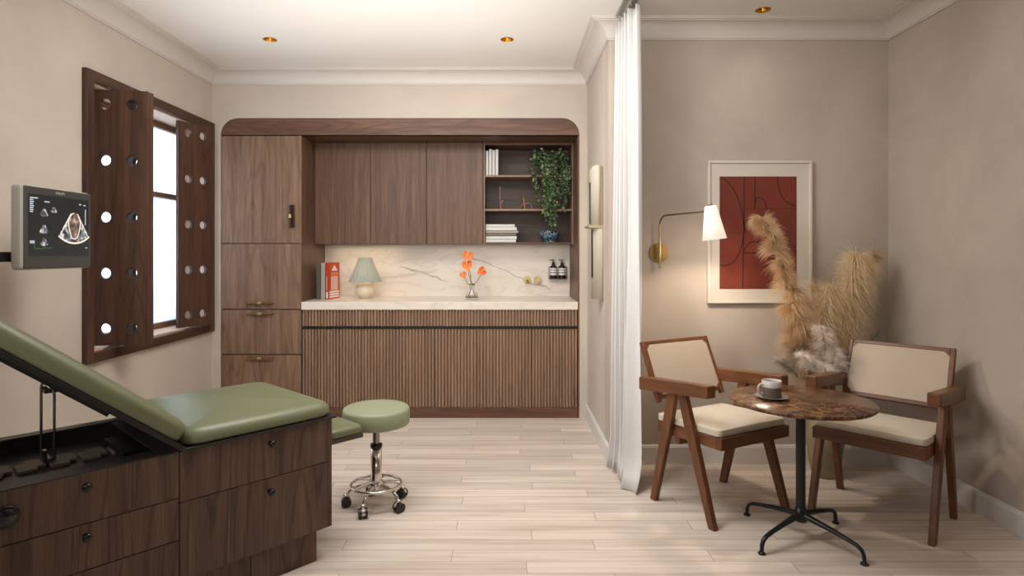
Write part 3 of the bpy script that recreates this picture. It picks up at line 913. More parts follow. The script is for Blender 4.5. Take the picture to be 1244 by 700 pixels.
# bowl
t = thing('bowl', 'dark blue patterned bowl on the bottom shelf under the trailing plant', 'bowl', (.365, 5.23, Z3))
mb = MB(); mb.lathe([(0.0, 0.0), (.045, 0), (.045, .006), (.065, .03), (.085, .065), (.096, .098), (.092, .1), (.08, .066), (.06, .034), (.0, .012)], n=48)
bm_, bnt, bb_ = newmat('bowl_glaze')
btc = N(bnt, 'ShaderNodeTexCoord'); bv = N(bnt, 'ShaderNodeTexNoise'); bv.inputs['Scale'].default_value = 55; bv.inputs['Detail'].default_value = 1; bv.inputs['Distortion'].default_value = 1.5
bnt.links.new(btc.outputs['Object'], bv.inputs['Vector'])
br = ramp(bnt, [(0.5, srgb(34, 50, 64)), (0.58, srgb(140, 164, 172))]); bnt.links.new(bv.outputs['Fac'], br.inputs['Fac']); bnt.links.new(br.outputs['Color'], bb_.inputs['Base Color'])
bb_.inputs['Roughness'].default_value = .4
mb.build('bowl_body', bm_, t)

# copper figures
t = thing('copper_sculpture', 'tall slender copper figure on the middle shelf', 'sculpture', (X(608, 5.2), 5.2, Z2))
mb = MB(); mb.tube([(0.004, 0, 0), (0, 0, .05), (-.004, 0, .12), (-.004, 0, .20)], [.007, .006, .005, .004], 8); mb.build('body', M['copper'], t)
mb = MB(); mb.tube([(0, 0, .055), (.012, 0, .066), (.024, 0, .082)], [.005, .004, .003], 8); mb.build('arm', M['copper'], t)
mb = MB(); mb.lathe([(0, 0), (.02, 0), (.02, .004), (0, .005)], n=20); mb.build('base', M['copper'], t)
t = thing('copper_sculpture', 'short copper figure with an outstretched bent leg on the middle shelf', 'sculpture', (X(637, 5.2), 5.2, Z2))
mb = MB(); mb.tube([(0.006, 0, 0), (0, 0, .05), (-.006, 0, .115)], [.007, .007, .005], 8); mb.build('body', M['copper'], t)
mb = MB(); mb.tube([(0.0, 0, .045), (.03, 0, .057), (.055, 0, .048), (.062, 0, .002)], [.005, .005, .005, .004], 8); mb.tube([(0, 0, .06), (-.03, 0, .03), (-.036, 0, .002)], [.004, .004, .003], 8); mb.build('limb', M['copper'], t)
mb = MB(); mb.lathe([(0, 0), (.008, .004), (.01, .01), (.006, .018), (0, .02)], (-.007, 0, .113), n=14); mb.build('head', M['copper'], t)

# trailing plant
t = thing('trailing_plant', 'trailing ivy plant in a white pot cascading from the top shelf', 'plant', (.355, 5.19, Z1))
mb = MB(); mb.lathe([(0, 0), (.048, 0), (.058, .05), (.062, .105), (.057, .107), (.052, .09), (0, .088)], n=36); mb.build('plant_pot', M['white'], t)
rnd = random.Random(3)
lv, lv2, vn = MB(), MB(), MB()
def leaf(mbx, p, size, rn):
    d = Vector((rn.uniform(-1, 1), rn.uniform(-1.0, .1), rn.uniform(-1.2, .5))).normalized()
    s_ = d.cross(Vector((rn.uniform(-.3, .3), -1, rn.uniform(-.3, .3)))).normalized()
    n_ = d.cross(s_)
    p = Vector(p)
    mbx.add([p, p + d * size * .35 + s_ * size * .42 + n_ * size * .1, p + d * size * .8 + s_ * size * .2, p + d * size * 1.1, p + d * size * .8 - s_ * size * .2, p + d * size * .35 - s_ * size * .42 + n_ * size * .1], [(0, 1, 2, 3), (0, 3, 4, 5)])
def okp(q):
    # keep foliage out of the shelf boards; local coords
    zl, yl = q[2] + Z1, q[1] + 5.19
    if yl > YU - .012 and (zl < Z1 + .012): return False
    if yl > YU + .19: return False
    return True
for i in range(430):   # crown of leaves round and over the pot
    a = rnd.uniform(0, 2 * PI); el = rnd.uniform(-.2, 1.2)
    r = rnd.uniform(.05, .142)
    q = (r * 1.05 * math.cos(a), -.03 + r * .75 * math.sin(a), .11 + r * .85 * math.sin(el))
    if q[1] < -.05 and abs(q[0] - .02) < .03 and q[2] < .10: continue
    if okp(q): leaf(lv if rnd.random() < .88 else lv2, q, rnd.uniform(.018, .03), rnd)
for k in range(26):    # trailing vines
    a = rnd.uniform(-1.0, 1.0)
    x0 = .155 * a
    ln = rnd.uniform(.12, .52) * (1 - .35 * abs(a - .1))
    if k < 6: ln = rnd.uniform(.42, .56); x0 = rnd.uniform(-.06, .085)
    pts = [(x0 * .4, -.04, .1), (x0 * .8, -.09, .13), (x0, -.125, .06)]
    xx = x0; zz = .06
    while zz > -ln + .06:
        zz -= .03; xx += rnd.uniform(-.009, .009) - x0 * .035
        pts.append((xx, -.125 + rnd.uniform(-.008, .008), zz))
    vn.tube(pts, .0016, 5)
    for p in pts[2:]:
        for j in range(3):
            q = (p[0] + rnd.uniform(-.018, .018), p[1] + rnd.uniform(-.022, .006), p[2] + rnd.uniform(-.012, .012))
            leaf(lv if rnd.random() < .82 else lv2, q, rnd.uniform(.014, .026), rnd)
lv.build('foliage', M['leaf'], t); lv2.build('pale_foliage', M['leaf2'], t); vn.build('vines', M['stemg'], t)

# ------------------------------------------------------------------ things on worktop
ZW = .914
book('book', .038, .2, .295, M['paper_dark'], 'charcoal book standing against the tall cabinet side on the worktop', (-1.575, 5.03, ZW), R(-3), 'books standing on the worktop')
book('book', .036, .2, .30, M['paper_grey'], 'light grey book standing between the charcoal and red books', (-1.533, 5.02, ZW), R(-4), 'books standing on the worktop')
t = book('book', .024, .20, .305, M['red'], 'orange-red book with a white building drawing on its cover, beside the lamp', (-1.492, 5.01, ZW), R(-11), 'books standing on the worktop')
xx = .0245
mb = MB(); mb.prism([(.05, .235), (.16, .235), (.105, .283)], 'x', xx, xx + .0006); mb.build('cover_pediment', M['paper'], t)
mb = MB()
mb.box(xx, xx + .0006, .045, .175, .195, .222)
mb.build('cover_band', flat('book_band', srgb(226, 120, 84), .6), t)
mb = MB()
for i in range(7): mb.box(xx, xx + .0006, .045 + i * .018, .058 + i * .018, .072, .19)
mb.build('cover_columns', M['redl'], t)
mb = MB()
for i in range(3): mb.box(xx, xx + .0006, .02, .188, .012 + i * .02, .026 + i * .02)
mb.box(.004, .02, -.0006, 0, .01, .062); mb.box(.008, .012, -.0006, 0, .08, .19)
mb.build('cover_lettering_bands', M['paper'], t)

# table lamp
t = thing('table_lamp', 'small table lamp with round cream base and pleated grey shade on the worktop', 'lamp', (-1.194, 5.13, ZW))
mb = MB(); pr = [(0, 0), (.04, 0)] + [(.078 * math.sin(a), .074 - .076 * math.cos(a)) for a in [R(v) for v in range(32, 160, 8)]] + [(.02, .150), (.02, .158), (0, .158)]
mb.lathe(pr, n=40); mb.build('lamp_base', flat('lamp_cream', srgb(222, 208, 184), .35, var=.04), t)
mb = MB(); mb.cyl((0, 0, .15), (0, 0, .26), .004, n=8); mb.build('lamp_stem', M['brass'], t)
mb = MB(); n_ = 120
mb.lathe([(.136, .140), (.12, .175), (.094, .235), (.068, .30), (.054, .345)], n=n_, mod=lambda a, j: 1 + .028 * math.cos(a * 30) * (1 if j < 4 else .6))
mb.build('lamp_shade', M['lampshade'], t)
mb = MB(); mb.lathe([(.001, .19), (.018, .2), (.022, .22), (.016, .245), (.001, .25)], n=20); mb.build('bulb', emis('lamp_bulb', srgb(255, 196, 120), 6), t)

# vase of anthuriums
vx, vy = -.293, 5.08
t = thing('glass_vase', 'small clear conical glass vase on the worktop holding orange flowers', 'vase', (vx, vy, ZW))
mb = MB(); mb.lathe([(0, 0), (.054, 0), (.058, .006), (.045, .045), (.024, .10), (.021, .128), (.019, .128), (.021, .10), (.041, .046), (.052, .01), (0, .008)], n=40)
mb.build('vase_body', M['glass'], t)
def anth(px, py, size, rot, label, bend):
    fx, fz = X(px, 5.05), Z(py, 5.05)
    t = thing('anthurium_stem', label, 'flower', (vx, vy, ZW + .012), 0, 'orange anthuriums in the glass vase')
    dx, dz = fx - vx, fz - ZW - .012
    mb = MB(); mb.tube([(-bend * .03, 0, 0), (0, 0, .10), (dx * .45, -.01, dz * .58), (dx * .85, -.02, dz * .85), (dx, -.03, dz)], .0022, 6)
    mb.build('stem', M['stemg'], t)
    mb = MB(Matrix.Translation((dx, -.03, dz)) @ Matrix.Rotation(rot, 4, 'Y') @ Matrix.Rotation(R(-28), 4, 'X'))
    vs = [(0, 0, 0)]; n = 28
    for i in range(n):
        a = 2 * PI * i / n
        r = size * (.62 + .38 * (-math.cos(a))) if False else size * (1 - .45 * math.exp(-((a if a < PI else a - 2 * PI) / .45) ** 2))
        px_, pz_ = r * math.sin(a) * .95, r * math.cos(a) - (size * .25 if abs(math.sin(a)) < .3 and math.cos(a) < 0 else 0)
        vs.append((px_, -.010 * (abs(px_) / size) ** 2 * 1.5 + .006, pz_))
    mb.add(vs, [(0, 1 + i, 1 + (i + 1) % n) for i in range(n)], True)
    mb.build('spathe', M['orange'], t)
    mb = MB(Matrix.Translation((dx, -.03, dz)) @ Matrix.Rotation(rot, 4, 'Y'))
    mb.tube([(0, -.004, -.005), (0, -.02, .018), (0, -.026, .042)], [.005, .0045, .003], 8); mb.build('spadix', M['spadix'], t)
anth(568.5, 310, .046, R(12), 'highest orange anthurium in the glass vase', 1)
anth(567.5, 321.5, .046, R(-8), 'large orange anthurium just below the highest one', -1)
anth(562.5, 333.5, .030, R(-30), 'small orange anthurium leaning left', 1)
anth(586, 329, .038, R(62), 'orange anthurium leaning right', -1)

# taps
for i, (px, lab) in enumerate(((640.5, 'left round brass wall tap with a spout'), (653, 'right round brass wall tap knob'))):
    t = thing('wall_tap', lab + ' on the marble backsplash', 'tap', (X(px, 5.36), YS, 1.058))
    mb = MB(); mb.cyl((0, -.012, 0), (0, 0, 0), .033, n=32); mb.cyl((0, -.035, 0), (0, -.012, 0), .02, n=24); mb.build('tap_plate', M['brass_pale'], t)
    if i == 0:
        mb = MB(); mb.tube([(0, -.03, 0), (0, -.075, 0), (0, -.095, -.006), (0, -.10, -.03)], .0095, 12); mb.build('spout', M['brass'], t)
    else:
        mb = MB(); mb.cyl((0, -.055, 0), (0, -.035, 0), .024, n=24); mb.build('knob', M['brass_pale'], t)
# soap rack + bottles
rx0, rx1 = .366, .524
t = thing('soap_rack', 'black wire rack on the backsplash holding two soap bottles', 'rack', ((rx0 + rx1) / 2, YS, 1.074))
O = ((rx0 + rx1) / 2, YS, 1.074)
mb = kb(O); mb.box(rx0, rx1, YS - .075, YS - .0005, 1.070, 1.074)
for zz in (1.09, 1.175): mb.tube([(rx0, YS - .004, zz), (rx0, YS - .075, zz), (rx1, YS - .075, zz), (rx1, YS - .004, zz)], .002, 6)
for xx in (rx0, rx1): mb.tube([(xx, YS - .075, 1.072), (xx, YS - .075, 1.175)], .002, 6)
mb.build('rack_frame', M['black'], t)
for i, px in enumerate((672.3, 682.8)):
    cx = X(px, YS - .04)
    t = thing('soap_bottle', ('left' if i == 0 else 'right') + ' amber pump bottle with a white label in the wall rack', 'bottle', (cx, YS - .039, 1.0745), 0, 'amber soap bottles in the wall rack')
    mb = MB(); mb.lathe([(0, 0), (.031, 0), (.033, .004), (.033, .092), (.028, .106), (.014, .116), (.012, .126), (0, .126)], n=32); mb.build('bottle_body', M['amber'], t)
    mb = MB(); mb.lathe([(.0335, .028), (.0335, .09)], n=16, a0=-PI + .35, a1=-.35); mb.build('bottle_label', M['paper'], t)
    mb = MB()
    for z0_, z1_ in ((.046, .053), (.068, .072), (.078, .080)): mb.lathe([(.0338, z0_), (.0338, z1_)], n=16, a0=-PI + .4, a1=-.4)
    mb.build('label_print', M['black'], t)
    mb = MB(); mb.cyl((0, 0, .122), (0, 0, .138), .014, n=20); mb.cyl((0, 0, .138), (0, 0, .156), .005, n=10); mb.hexa([(-.032, -.005, .156), (.009, -.008, .154), (.009, .008, .154), (-.032, .005, .156)], [(-.032, -.004, .163), (.007, -.007, .17), (.007, .007, .17), (-.032, .004, .163)]); mb.build('pump', M['blackgloss'], t)

# ------------------------------------------------------------------ partition wall light
t = thing('wall_light', 'tall cream wall light with black slits on the return wall beside the curtain', 'wall light', (XP, 4.06, 1.47))
O = (XP, 4.06, 1.47)
def halfround(za, zb, r, xo, top=False):
    mb = kb(O); n = 16
    def ring(z, rr=None, xo_=xo):
        rr = r if rr is None else rr
        return [(xo_ - rr * math.sin(PI * i / n) * .8, 4.06 + rr * math.cos(PI * i / n), z) for i in range(n + 1)]
    rings = [ring(za), ring(zb)]
    if top:
        for k in range(1, 7):
            a = k / 6 * PI / 2
            rings.append(ring(zb + r * .7 * math.sin(a), max(r * math.cos(a), .001)))
    vs = [p for q in rings for p in q]
    fs = [(i * (n + 1) + j, i * (n + 1) + j + 1, (i + 1) * (n + 1) + j + 1, (i + 1) * (n + 1) + j) for i in range(len(rings) - 1) for j in range(n)]
    for i in range(len(rings) - 1): fs.append((i * (n + 1), (i + 1) * (n + 1), (i + 1) * (n + 1) + n, i * (n + 1) + n))
    fs.append(tuple(range(n + 1)))
    mb.add(vs, fs, True)
    return mb
halfround(1.478, 1.835, .075, XP - .02, True).build('upper_shade', M['sconce_cream'], t)
halfround(.993, 1.463, .085, XP).build('lower_shade', M['sconce_cream'], t)
mb = kb(O); mb.box(XP - .10, XP, 4.06 - .09, 4.06 + .09, 1.463, 1.478); mb.build('ledge', flat('sconce_ledge', srgb(176, 160, 130), .4, .4), t)
mb = kb(O); mb.box(XP - .022, XP, 4.06 - .085, 4.06 + .07, 1.478, 1.86); mb.build('back_plate', flat('sconce_taupe', srgb(140, 126, 106), .45, .2), t)
mb = kb(O); mb.box(XP - .0835, XP - .07, 4.035, 4.047, 1.49, 1.765); mb.box(XP - .0725, XP - .06, 4.025, 4.037, 1.136, 1.455); mb.build('slit', M['blackgloss'], t)

# ------------------------------------------------------------------ curtain
def curtain():
    n, m = 150, 40
    vs = []
    for j in range(m + 1):
        v = j / m                        # 0 top
        for i in range(n + 1):
            u = i / n
            Y = 3.715 - .36 * u
            amp = (.026 + .012 * v)
            ph = u * 5.5 * 2 * PI
            x = .675 + .035 * u + amp * math.sin(ph + .8 * math.sin(v * 2 + u * 3)) + .008 * math.sin(ph * 2.1 + 3 * v)
            Y2 = Y + .018 * math.cos(ph) + .02 * (v ** 3) * (-(u - .2))
            x -= .018 * v * (1 - u)
            z = 2.66 * (1 - v) + .004
            if v > .93:
                w = (v - .93) / .07
                x += w * (-.035 * (1 - u) ** 2 - .05 * u ** 3 * w)
                Y2 -= w * w * (.02 + .05 * (u ** 4))
                z += .012 * w * (1 + math.sin(ph * .5 + 1)) * (1 - .6 * u)
            vs.append((x, Y2, z))
    fs = [(j * (n + 1) + i, j * (n + 1) + i + 1, (j + 1) * (n + 1) + i + 1, (j + 1) * (n + 1) + i) for j in range(m) for i in range(n)]
    return vs, fs
O = (.69, 3.54, 0)
t = thing('curtain', 'full-length white linen curtain gathered at the alcove corner', 'curtain', O)
mb = kb(O); vs, fs = curtain(); mb.add(vs, fs, True)
cobj = mb.build('curtain_fabric', M['curtain'], t)
md = cobj.modifiers.new('solid', 'SOLIDIFY'); md.thickness = .003
for i in range(6):
    mb = kb(O); yy = 3.70 - i * .066
    mb.tube([(.69, yy, 2.655), (.69, yy, 2.70)], .003, 6); mb.tube([(.685, yy - .008, 2.66), (.70, yy, 2.672), (.69, yy + .008, 2.685)], .003, 6)
    mb.build('curtain_hook', M['steel'], t)
t = thing('curtain_track', 'pale metal curtain track on the ceiling above the curtain', 'curtain track', (.69, 2.4, ZC))
O = (.69, 2.4, ZC)
mb = kb(O); mb.box(.648, .656, 1.2, 3.635, ZC - .018, ZC - .0005); mb.box(.724, .732, 1.2, 3.635, ZC - .018, ZC - .0005); mb.box(.656, .724, 1.2, 3.635, ZC - .006, ZC - .0005)
mb.build('track_channel', flat('track_grey', srgb(160, 152, 144), .4, .3), t)
mb = kb(O); mb.box(.682, .698, 1.2, 3.72, ZC - .022, ZC - .006); mb.build('track_rail', flat('track_rail', srgb(196, 188, 178), .4, .3), t)

# ------------------------------------------------------------------ downlights
dln = ['gold recessed ceiling downlight above the tall cabinet', 'gold recessed ceiling downlight nearest the curtain, over the kitchen', 'gold recessed ceiling downlight over the seating alcove',
       'gold recessed ceiling downlight above the exam couch head', 'gold recessed ceiling downlight in the middle of the room', 'gold recessed ceiling downlight near the right wall']
for (dx, dy), lab in zip(DL, dln):
    t = thing('ceiling_downlight', lab, 'ceiling light', (dx, dy, ZC), 0, 'recessed gold downlights')
    mb = MB(); mb.lathe([(rD + .001, -.001), (rD - .003, -.0015), (rD - .006, .012), (.026, .06), (.022, .06)], n=36); mb.build('reflector', M['gold'], t)
    mb = MB(); mb.lathe([(0, .058), (.012, .055), (.024, .06), (0, .062)], n=24); mb.build('diffuser', M['bulb_soft'], t)

# ------------------------------------------------------------------ monitor
O = (-1.948, 2.655, 1.403)
t = thing('ultrasound_monitor', 'grey ultrasound monitor showing a heart scan on a black wall arm', 'monitor', O)
mb = kb(O); mb.box(-2.005, -1.952, 2.452, 2.858, 1.2285, 1.578); mb.build('monitor_case', M['grey_case'], t, bevel=.016, seg=4)
mb = kb(O); mb.box(-1.957, -1.948, 2.460, 2.852, 1.234, 1.573); mb.build('bezel', M['bezel'], t, bevel=.004, seg=3)
SY0, SY1, SZ0, SZ1 = 2.478, 2.835, 1.286, 1.542
mb = kb(O); mb.box(-1.9485, -1.9472, SY0, SY1, SZ0, SZ1); scr = mb.build('screen', M['screen'], t)
def S(u, v): return (SY0 + u * (SY1 - SY0), SZ0 + v * (SZ1 - SZ0))
# scan sector
def sector(cu, cv, r0, r1, a0, a1, mat, name, xoff, n=28):
    mb = kb(O); cy, cz = S(cu, cv); vs = []
    for i in range(n + 1):
        a = a0 + (a1 - a0) * i / n
        for r in (r0, r1): vs.append((-1.9472 + xoff, cy + r * math.sin(a), cz - r * math.cos(a)))
    mb.add(vs, [(2 * i, 2 * i + 1, 2 * i + 3, 2 * i + 2) for i in range(n)])
    return mb.build(name, mat, scr)
sector(.735, .86, .035, .165, R(-36), R(36), M['scan'], 'scan_image', .0004)
sector(.735, .86, .160, .168, R(-36), R(36), M['scan_edge'], 'scan_rim', .0007)
mb = kb(O)
cy, cz = S(.735, .52)
pts = [(cy + .036 * math.cos(a) * (1 + .12 * math.sin(3 * a)), cz + .058 * math.sin(a)) for a in [2 * PI * i / 30 for i in range(30)]]
mb.add([(-1.9463, p, q) for p, q in pts], [tuple(range(30))]); mb.build('scan_chamber', M['scan_core'], scr)
mb = kb(O); mb.tube([(-1.9462, p, q) for p, q in pts[8:] + pts[:5]], .0022, 6)
for (a_, b_) in ((R(-34), .03), (R(33), .03)):
    cy2, cz2 = S(.735, .86)
    mb.tube([(-1.9462, cy2 + .04 * math.sin(a_), cz2 - .04 * math.cos(a_)), (-1.9462, cy2 + .158 * math.sin(a_), cz2 - .158 * math.cos(a_))], .0016, 5)
mb.build('scan_walls', M['scan_edge'], scr)
# small thumbnails and text bars
for k, (u, v, s_) in enumerate(((.235, .72, 1), (.39, .76, .8), (.235, .46, 1.15), (.235, .24, 1))):
    sector(u, v + .09, .01, .042 * s_, R(-33), R(33), M['scan'], 'thumbnail_scan', .0004, 10)
mb = kb(O)
def bar(u, v, w, h=.018):
    y0, z0_ = S(u, v); mb.box(-1.9474, -1.9466, y0, y0 + w * (SY1 - SY0), z0_, z0_ + h * (SZ1 - SZ0))
for i, w in enumerate((.12, .05, .06, .045, .06, .05, .05, .045)): bar(.02, .93 - i * .032, w)
bar(.24, .885, .08); bar(.82, .90, .04); bar(.90, .89, .04)
bar(.93, .55, .012, .28); bar(.02, .23, .07); bar(.02, .205, .07); bar(.94, .13, .03)
mb.build('screen_text', M['scr_text'], scr)
mb = kb(O); ty, tz = S(.08, .12)
mb.tube([(-1.9464, ty, tz + .016), (-1.9464, ty + .004, tz), (-1.9464, ty + .05, tz), (-1.9464, ty + .055, tz + .012), (-1.9464, ty + .062, tz + .003), (-1.9464, ty + .10, tz + .004)], .0009, 4)
mb.build('screen_trace', M['scr_green'], scr)
# maker's word above the screen
cu = bpy.data.curves.new('logo', 'FONT'); cu.body = 'PHILIPS'; cu.size = .017; cu.extrude = .0003; cu.align_x = 'CENTER'
tmp = bpy.data.objects.new('tmp', cu); COL.objects.link(tmp)
dg = bpy.context.evaluated_depsgraph_get()
me = bpy.data.meshes.new_from_object(tmp.evaluated_get(dg)); bpy.data.objects.remove(tmp)
lo = bpy.data.objects.new('monitor_logo', me); COL.objects.link(lo); me.materials.append(M['grey_case'])
lo.parent = t; lo.location = (.0006, 0, .1475); lo.rotation_euler = (R(90), 0, R(90))
mb = kb(O); mb.box(-2.062, -2.02, 1.95, 2.66, 1.262, 1.303); mb.box(-2.03, -2.004, 2.6, 2.70, 1.25, 1.33); mb.box(XL + .0, -2.03, 1.95, 1.99, 1.262, 1.303)
mb.box(XL, XL + .012, 1.88, 2.06, 1.2, 1.37)
mb.build('wall_arm', M['black'], t, bevel=.002)

# ------------------------------------------------------------------ exam couch
C = (-.7475, 2.599, 0)
TH = math.atan2(.733, .680)
et = thing('exam_couch', 'walnut medical exam couch with green vinyl upholstery and raised backrest', 'exam couch', C, TH)
ZT = .594
WT = .65; S1 = -.605; S2 = -1.33
mb = MB(); mb.box(-.603, -.004, .02, WT, .136, ZT); mb.build('foot_cabinet', M['dark_carcass'], et)
mb = MB(); mb.box(S2, S1 - .002, .02, .04, .136, ZT - .002); mb.box(S2, S1 - .002, WT - .02, WT, .136, ZT + .004); mb.box(S2, S1 - .002, .04, WT - .02, .136, .50); mb.box(S2, S2 + .02, .02, WT, .136, ZT - .002); mb.build('head_cabinet', M['dark_carcass'], et)
mb = MB(); mb.box(-.018, 0, .0, WT, .1346, ZT); mb.build('end_panel', M['table_wood'], et, bevel=.001)
def front(name, xa, xb, za, zb, knob=None):
    mb = MB(); mb.box(xa, xb, 0, .018, za, zb); d = mb.build(name, M['table_wood'], et, bevel=.0015)
    if knob:
        kx, kz = knob
        mb = MB(Matrix.Translation((kx, 0, kz)) @ Matrix.Rotation(R(90), 4, 'X'))
        mb.lathe([(.0, 0), (.008, 0), (.0065, .004), (.0055, .012), (.009, .016), (.0135, .021), (.0145, .026), (.011, .032), (0, .034)], n=20)
        mb.build('knob', M['blackgloss'], d)
g = .0015
front('drawer', S1 + g, -.0185, .4125 + g, ZT - g, (-.273, .551))
front('door', S1 + g, -.0185, .1346, .4125 - g, (-.276, .362))
front('drawer', S2, S1 - g, .431 + g, ZT - .001, (-.885, .554))
front('drawer', S2, S1 - g, .282 + g, .431 - g, (-.885, .394))
front('drawer', S2, S1 - g, .1346, .282 - g)
mb = MB(Matrix.Translation((-1.085, 0, .517)) @ Matrix.Rotation(R(90), 4, 'X'))
mb.lathe([(0, .0), (.033, .0), (.034, .006), (.030, .009), (.026, .006), (.024, .011), (0, .012)], n=36); mb.build('round_control', M['blackgloss'], et)
mb = MB(); mb.box(-.34, -.06, .02, .60, .0, .134); mb.box(S2 + .05, -.3415, .022, .60, .0, .134); mb.build('plinth', M['table_wood'], et, bevel=.001)
# tray with rack
mb = MB()
mb.box(S2, S1, .0, .075, ZT, ZT + .003); mb.box(S2, S1, .075, .079, .545, ZT + .003)
mb.box(S2, S1, .079, WT - .05, .541, .545); mb.box(S2, S1, WT - .052, WT - .048, .545, ZT + .003); mb.box(S2, S1, WT - .05, WT + .002, ZT + .004, ZT + .007)
mb.box(S1 - .06, S1, .0, WT, ZT, ZT + .004)
mb.build('steel_tray', M['tray'], et)
for i in range(7):
    xa = -1.29 + i * .093
    mb = MB(); mb.prism([(xa, .30), (xa + .055, .30), (xa + .055, .33), (xa + .082, .33), (xa + .082, .42), (xa + .03, .42), (xa + .03, .39), (xa, .39)], 'z', .5455, .556)
    mb.build('rack_tooth', M['tray_l'], et, bevel=.001)
# boards and cushions
mb = MB(); mb.box(S1 + .004, .018, -.014, WT + .01, ZT + .001, ZT + .011); mb.build('seat_board', M['black'], et, bevel=.003)
mb = MB(); mb.cushion(S1 + .008, .012, -.010, WT + .005, ZT + .0115, .060, rc=.07, edge=.04, puff=.02); mb.build('seat_cushion', M['green'], et)
ANG = R(38.6)
Tb = Matrix.Translation((S1, 0, ZT + .006)) @ Matrix.Rotation(ANG, 4, 'Y')   # slope axis runs along -x
def tb(): return MB(Tb @ Matrix.Scale(-1, 4, (1, 0, 0)))
mb = tb(); mb.box(-.01, .82, -.012, WT + .008, 0, .018); bk = mb.build('backrest_board', M['black'], et, bevel=.003)
mb = tb(); mb.cushion(.012, .81, -.012, WT + .005, .0185, .068, rc=.05, edge=.034, puff=.008); mb.build('backrest_cushion', M['green'], et)
mb = tb(); mb.box(.24, .70, .10, .125, -.014, -.0005); mb.box(.24, .70, .50, .525, -.014, -.0005); mb.build('slide_rail', M['black'], bk)
# prop: inverted U of steel rod
sx = -.915
zt_ = .80
mb = MB()
ra_, rb_ = Vector((-.898, .370, 0)), Vector((-.932, .395, 0))
pts = [ra_ + Vector((0, 0, z_)) for z_ in (.557, .785)] + [ra_.lerp(rb_, .06) + Vector((0, 0, .799)), ra_.lerp(rb_, .2) + Vector((0, 0, .808)), ra_.lerp(rb_, .8) + Vector((0, 0, .832)), ra_.lerp(rb_, .94) + Vector((0, 0, .829))] + [rb_ + Vector((0, 0, z_)) for z_ in (.815, .557)]
mb.tube(pts, .0045, 10); mb.build('prop_rod', M['steel'], et)
mb = MB(); mb.cyl((sx, .34, .562), (sx, .46, .562), .009, n=14); mb.box(sx - .02, sx - .008, .345, .365, .546, .60); mb.build('prop_pivot', M['steel'], et)
mb = MB(); mb.box(sx - .01, sx + .05, .37, .43, zt_ - .004, zt_ + .012); mb.build('prop_bracket', M['black'], et)
mb = MB(); mb.box(S1 - .12, S1 - .02, .2, .45, .545, .575); mb.build('hinge_block', M['black'], et)
# leg extension
mb = MB(); mb.box(.002, .172, .02, WT - .02, .470, .492); mb.build('leg_board', flat('leg_board_brown', srgb(70, 58, 50), .5), et, bevel=.004)
mb = MB(); mb.cushion(.002, .174, .018, WT - .018, .4925, .038, rc=.03, edge=.022, puff=.006); mb.build('leg_cushion', M['green'], et)

# ------------------------------------------------------------------ stool
st = thing('wheeled_stool', 'round green wheeled stool with chrome base and black casters', 'stool', (-.672, 3.13, 0))
mb = MB(); mb.lathe([(0, .418), (.155, .418), (.165, .422), (.170, .432), (.171, .46), (.170, .492), (.166, .502), (.156, .508), (.10, .511), (0, .512)], n=64); mb.build('seat', M['green_l'], st)
mb = MB(); mb.lathe([(0, .405), (.09, .405), (.09, .4175), (0, .4175)], n=32); mb.cyl((0, 0, .31), (0, 0, .406), .018, n=20); mb.build('gas_spring', M['steel'], st)
mb = MB(); mb.lathe([(.0, .30), (.03, .30), (.03, .318), (.019, .322), (0, .322)], n=28); mb.build('collar', M['black'], st)
mb = MB(); mb.lathe([(0, .10), (.033, .10), (.031, .14), (.0275, .16), (.0275, .30), (0, .30)], n=32); mb.build('column', M['chrome'], st)
mb = MB(); mb.tube([(.126 * math.cos(2 * PI * i / 48), .126 * math.sin(2 * PI * i / 48), .112) for i in range(49)], .0075, 10, caps=False)
for k in range(5):
    a = R(-103 + 36 + 72 * k); mb.tube([(.03 * math.cos(a), .03 * math.sin(a), .125), (.126 * math.cos(a), .126 * math.sin(a), .112)], .0055, 8)
mb.build('foot_ring', M['chrome'], st)
mb = MB(); mb.lathe([(0, .085), (.035, .085), (.045, .10), (.04, .12), (.03, .13), (0, .13)], n=30); mb.build('hub', M['chrome'], st)
for k in range(5):
    a = R(-103 + 72 * k); ca_, sa = math.cos(a), math.sin(a)
    mb = MB(); mb.tube([(r * ca_, r * sa, z) for r, z in ((.03, .108), (.08, .104), (.118, .092), (.138, .075), (.145, .055))], [.013, .011, .010, .009, .008], 10, flatten=.8)
    lg = mb.build('leg', M['chrome'], st)
    mb = MB(Matrix.Translation((.152 * ca_, .152 * sa, 0)) @ Matrix.Rotation(a + R(35 + 40 * k), 4, 'Z'))
    for s_ in (-1, 1): mb.cyl((0, s_ * .008, .0245), (0, s_ * .021, .0245), .0245, n=24)
    mb.cyl((0, -.008, .0245), (0, .008, .0245), .006, n=10)
    mb.build('caster_wheel', M['rubber'], lg)
    mb = MB(Matrix.Translation((.152 * ca_, .152 * sa, 0)) @ Matrix.Rotation(a + R(35 + 40 * k), 4, 'Z'))
    mb.lathe([(0, .066), (.012, .064), (.013, .05), (0, .05)], (-.004, 0, 0), n=16)
    pr = [(.027 * math.cos(b_), .0245 + .029 * math.sin(b_)) for b_ in [R(v) for v in range(-5, 185, 19)]]
    mb.prism([(u, v) for u, v in pr], 'y', -.0075, .0075)
    mb.build('caster_hood', M['chrome'], lg)

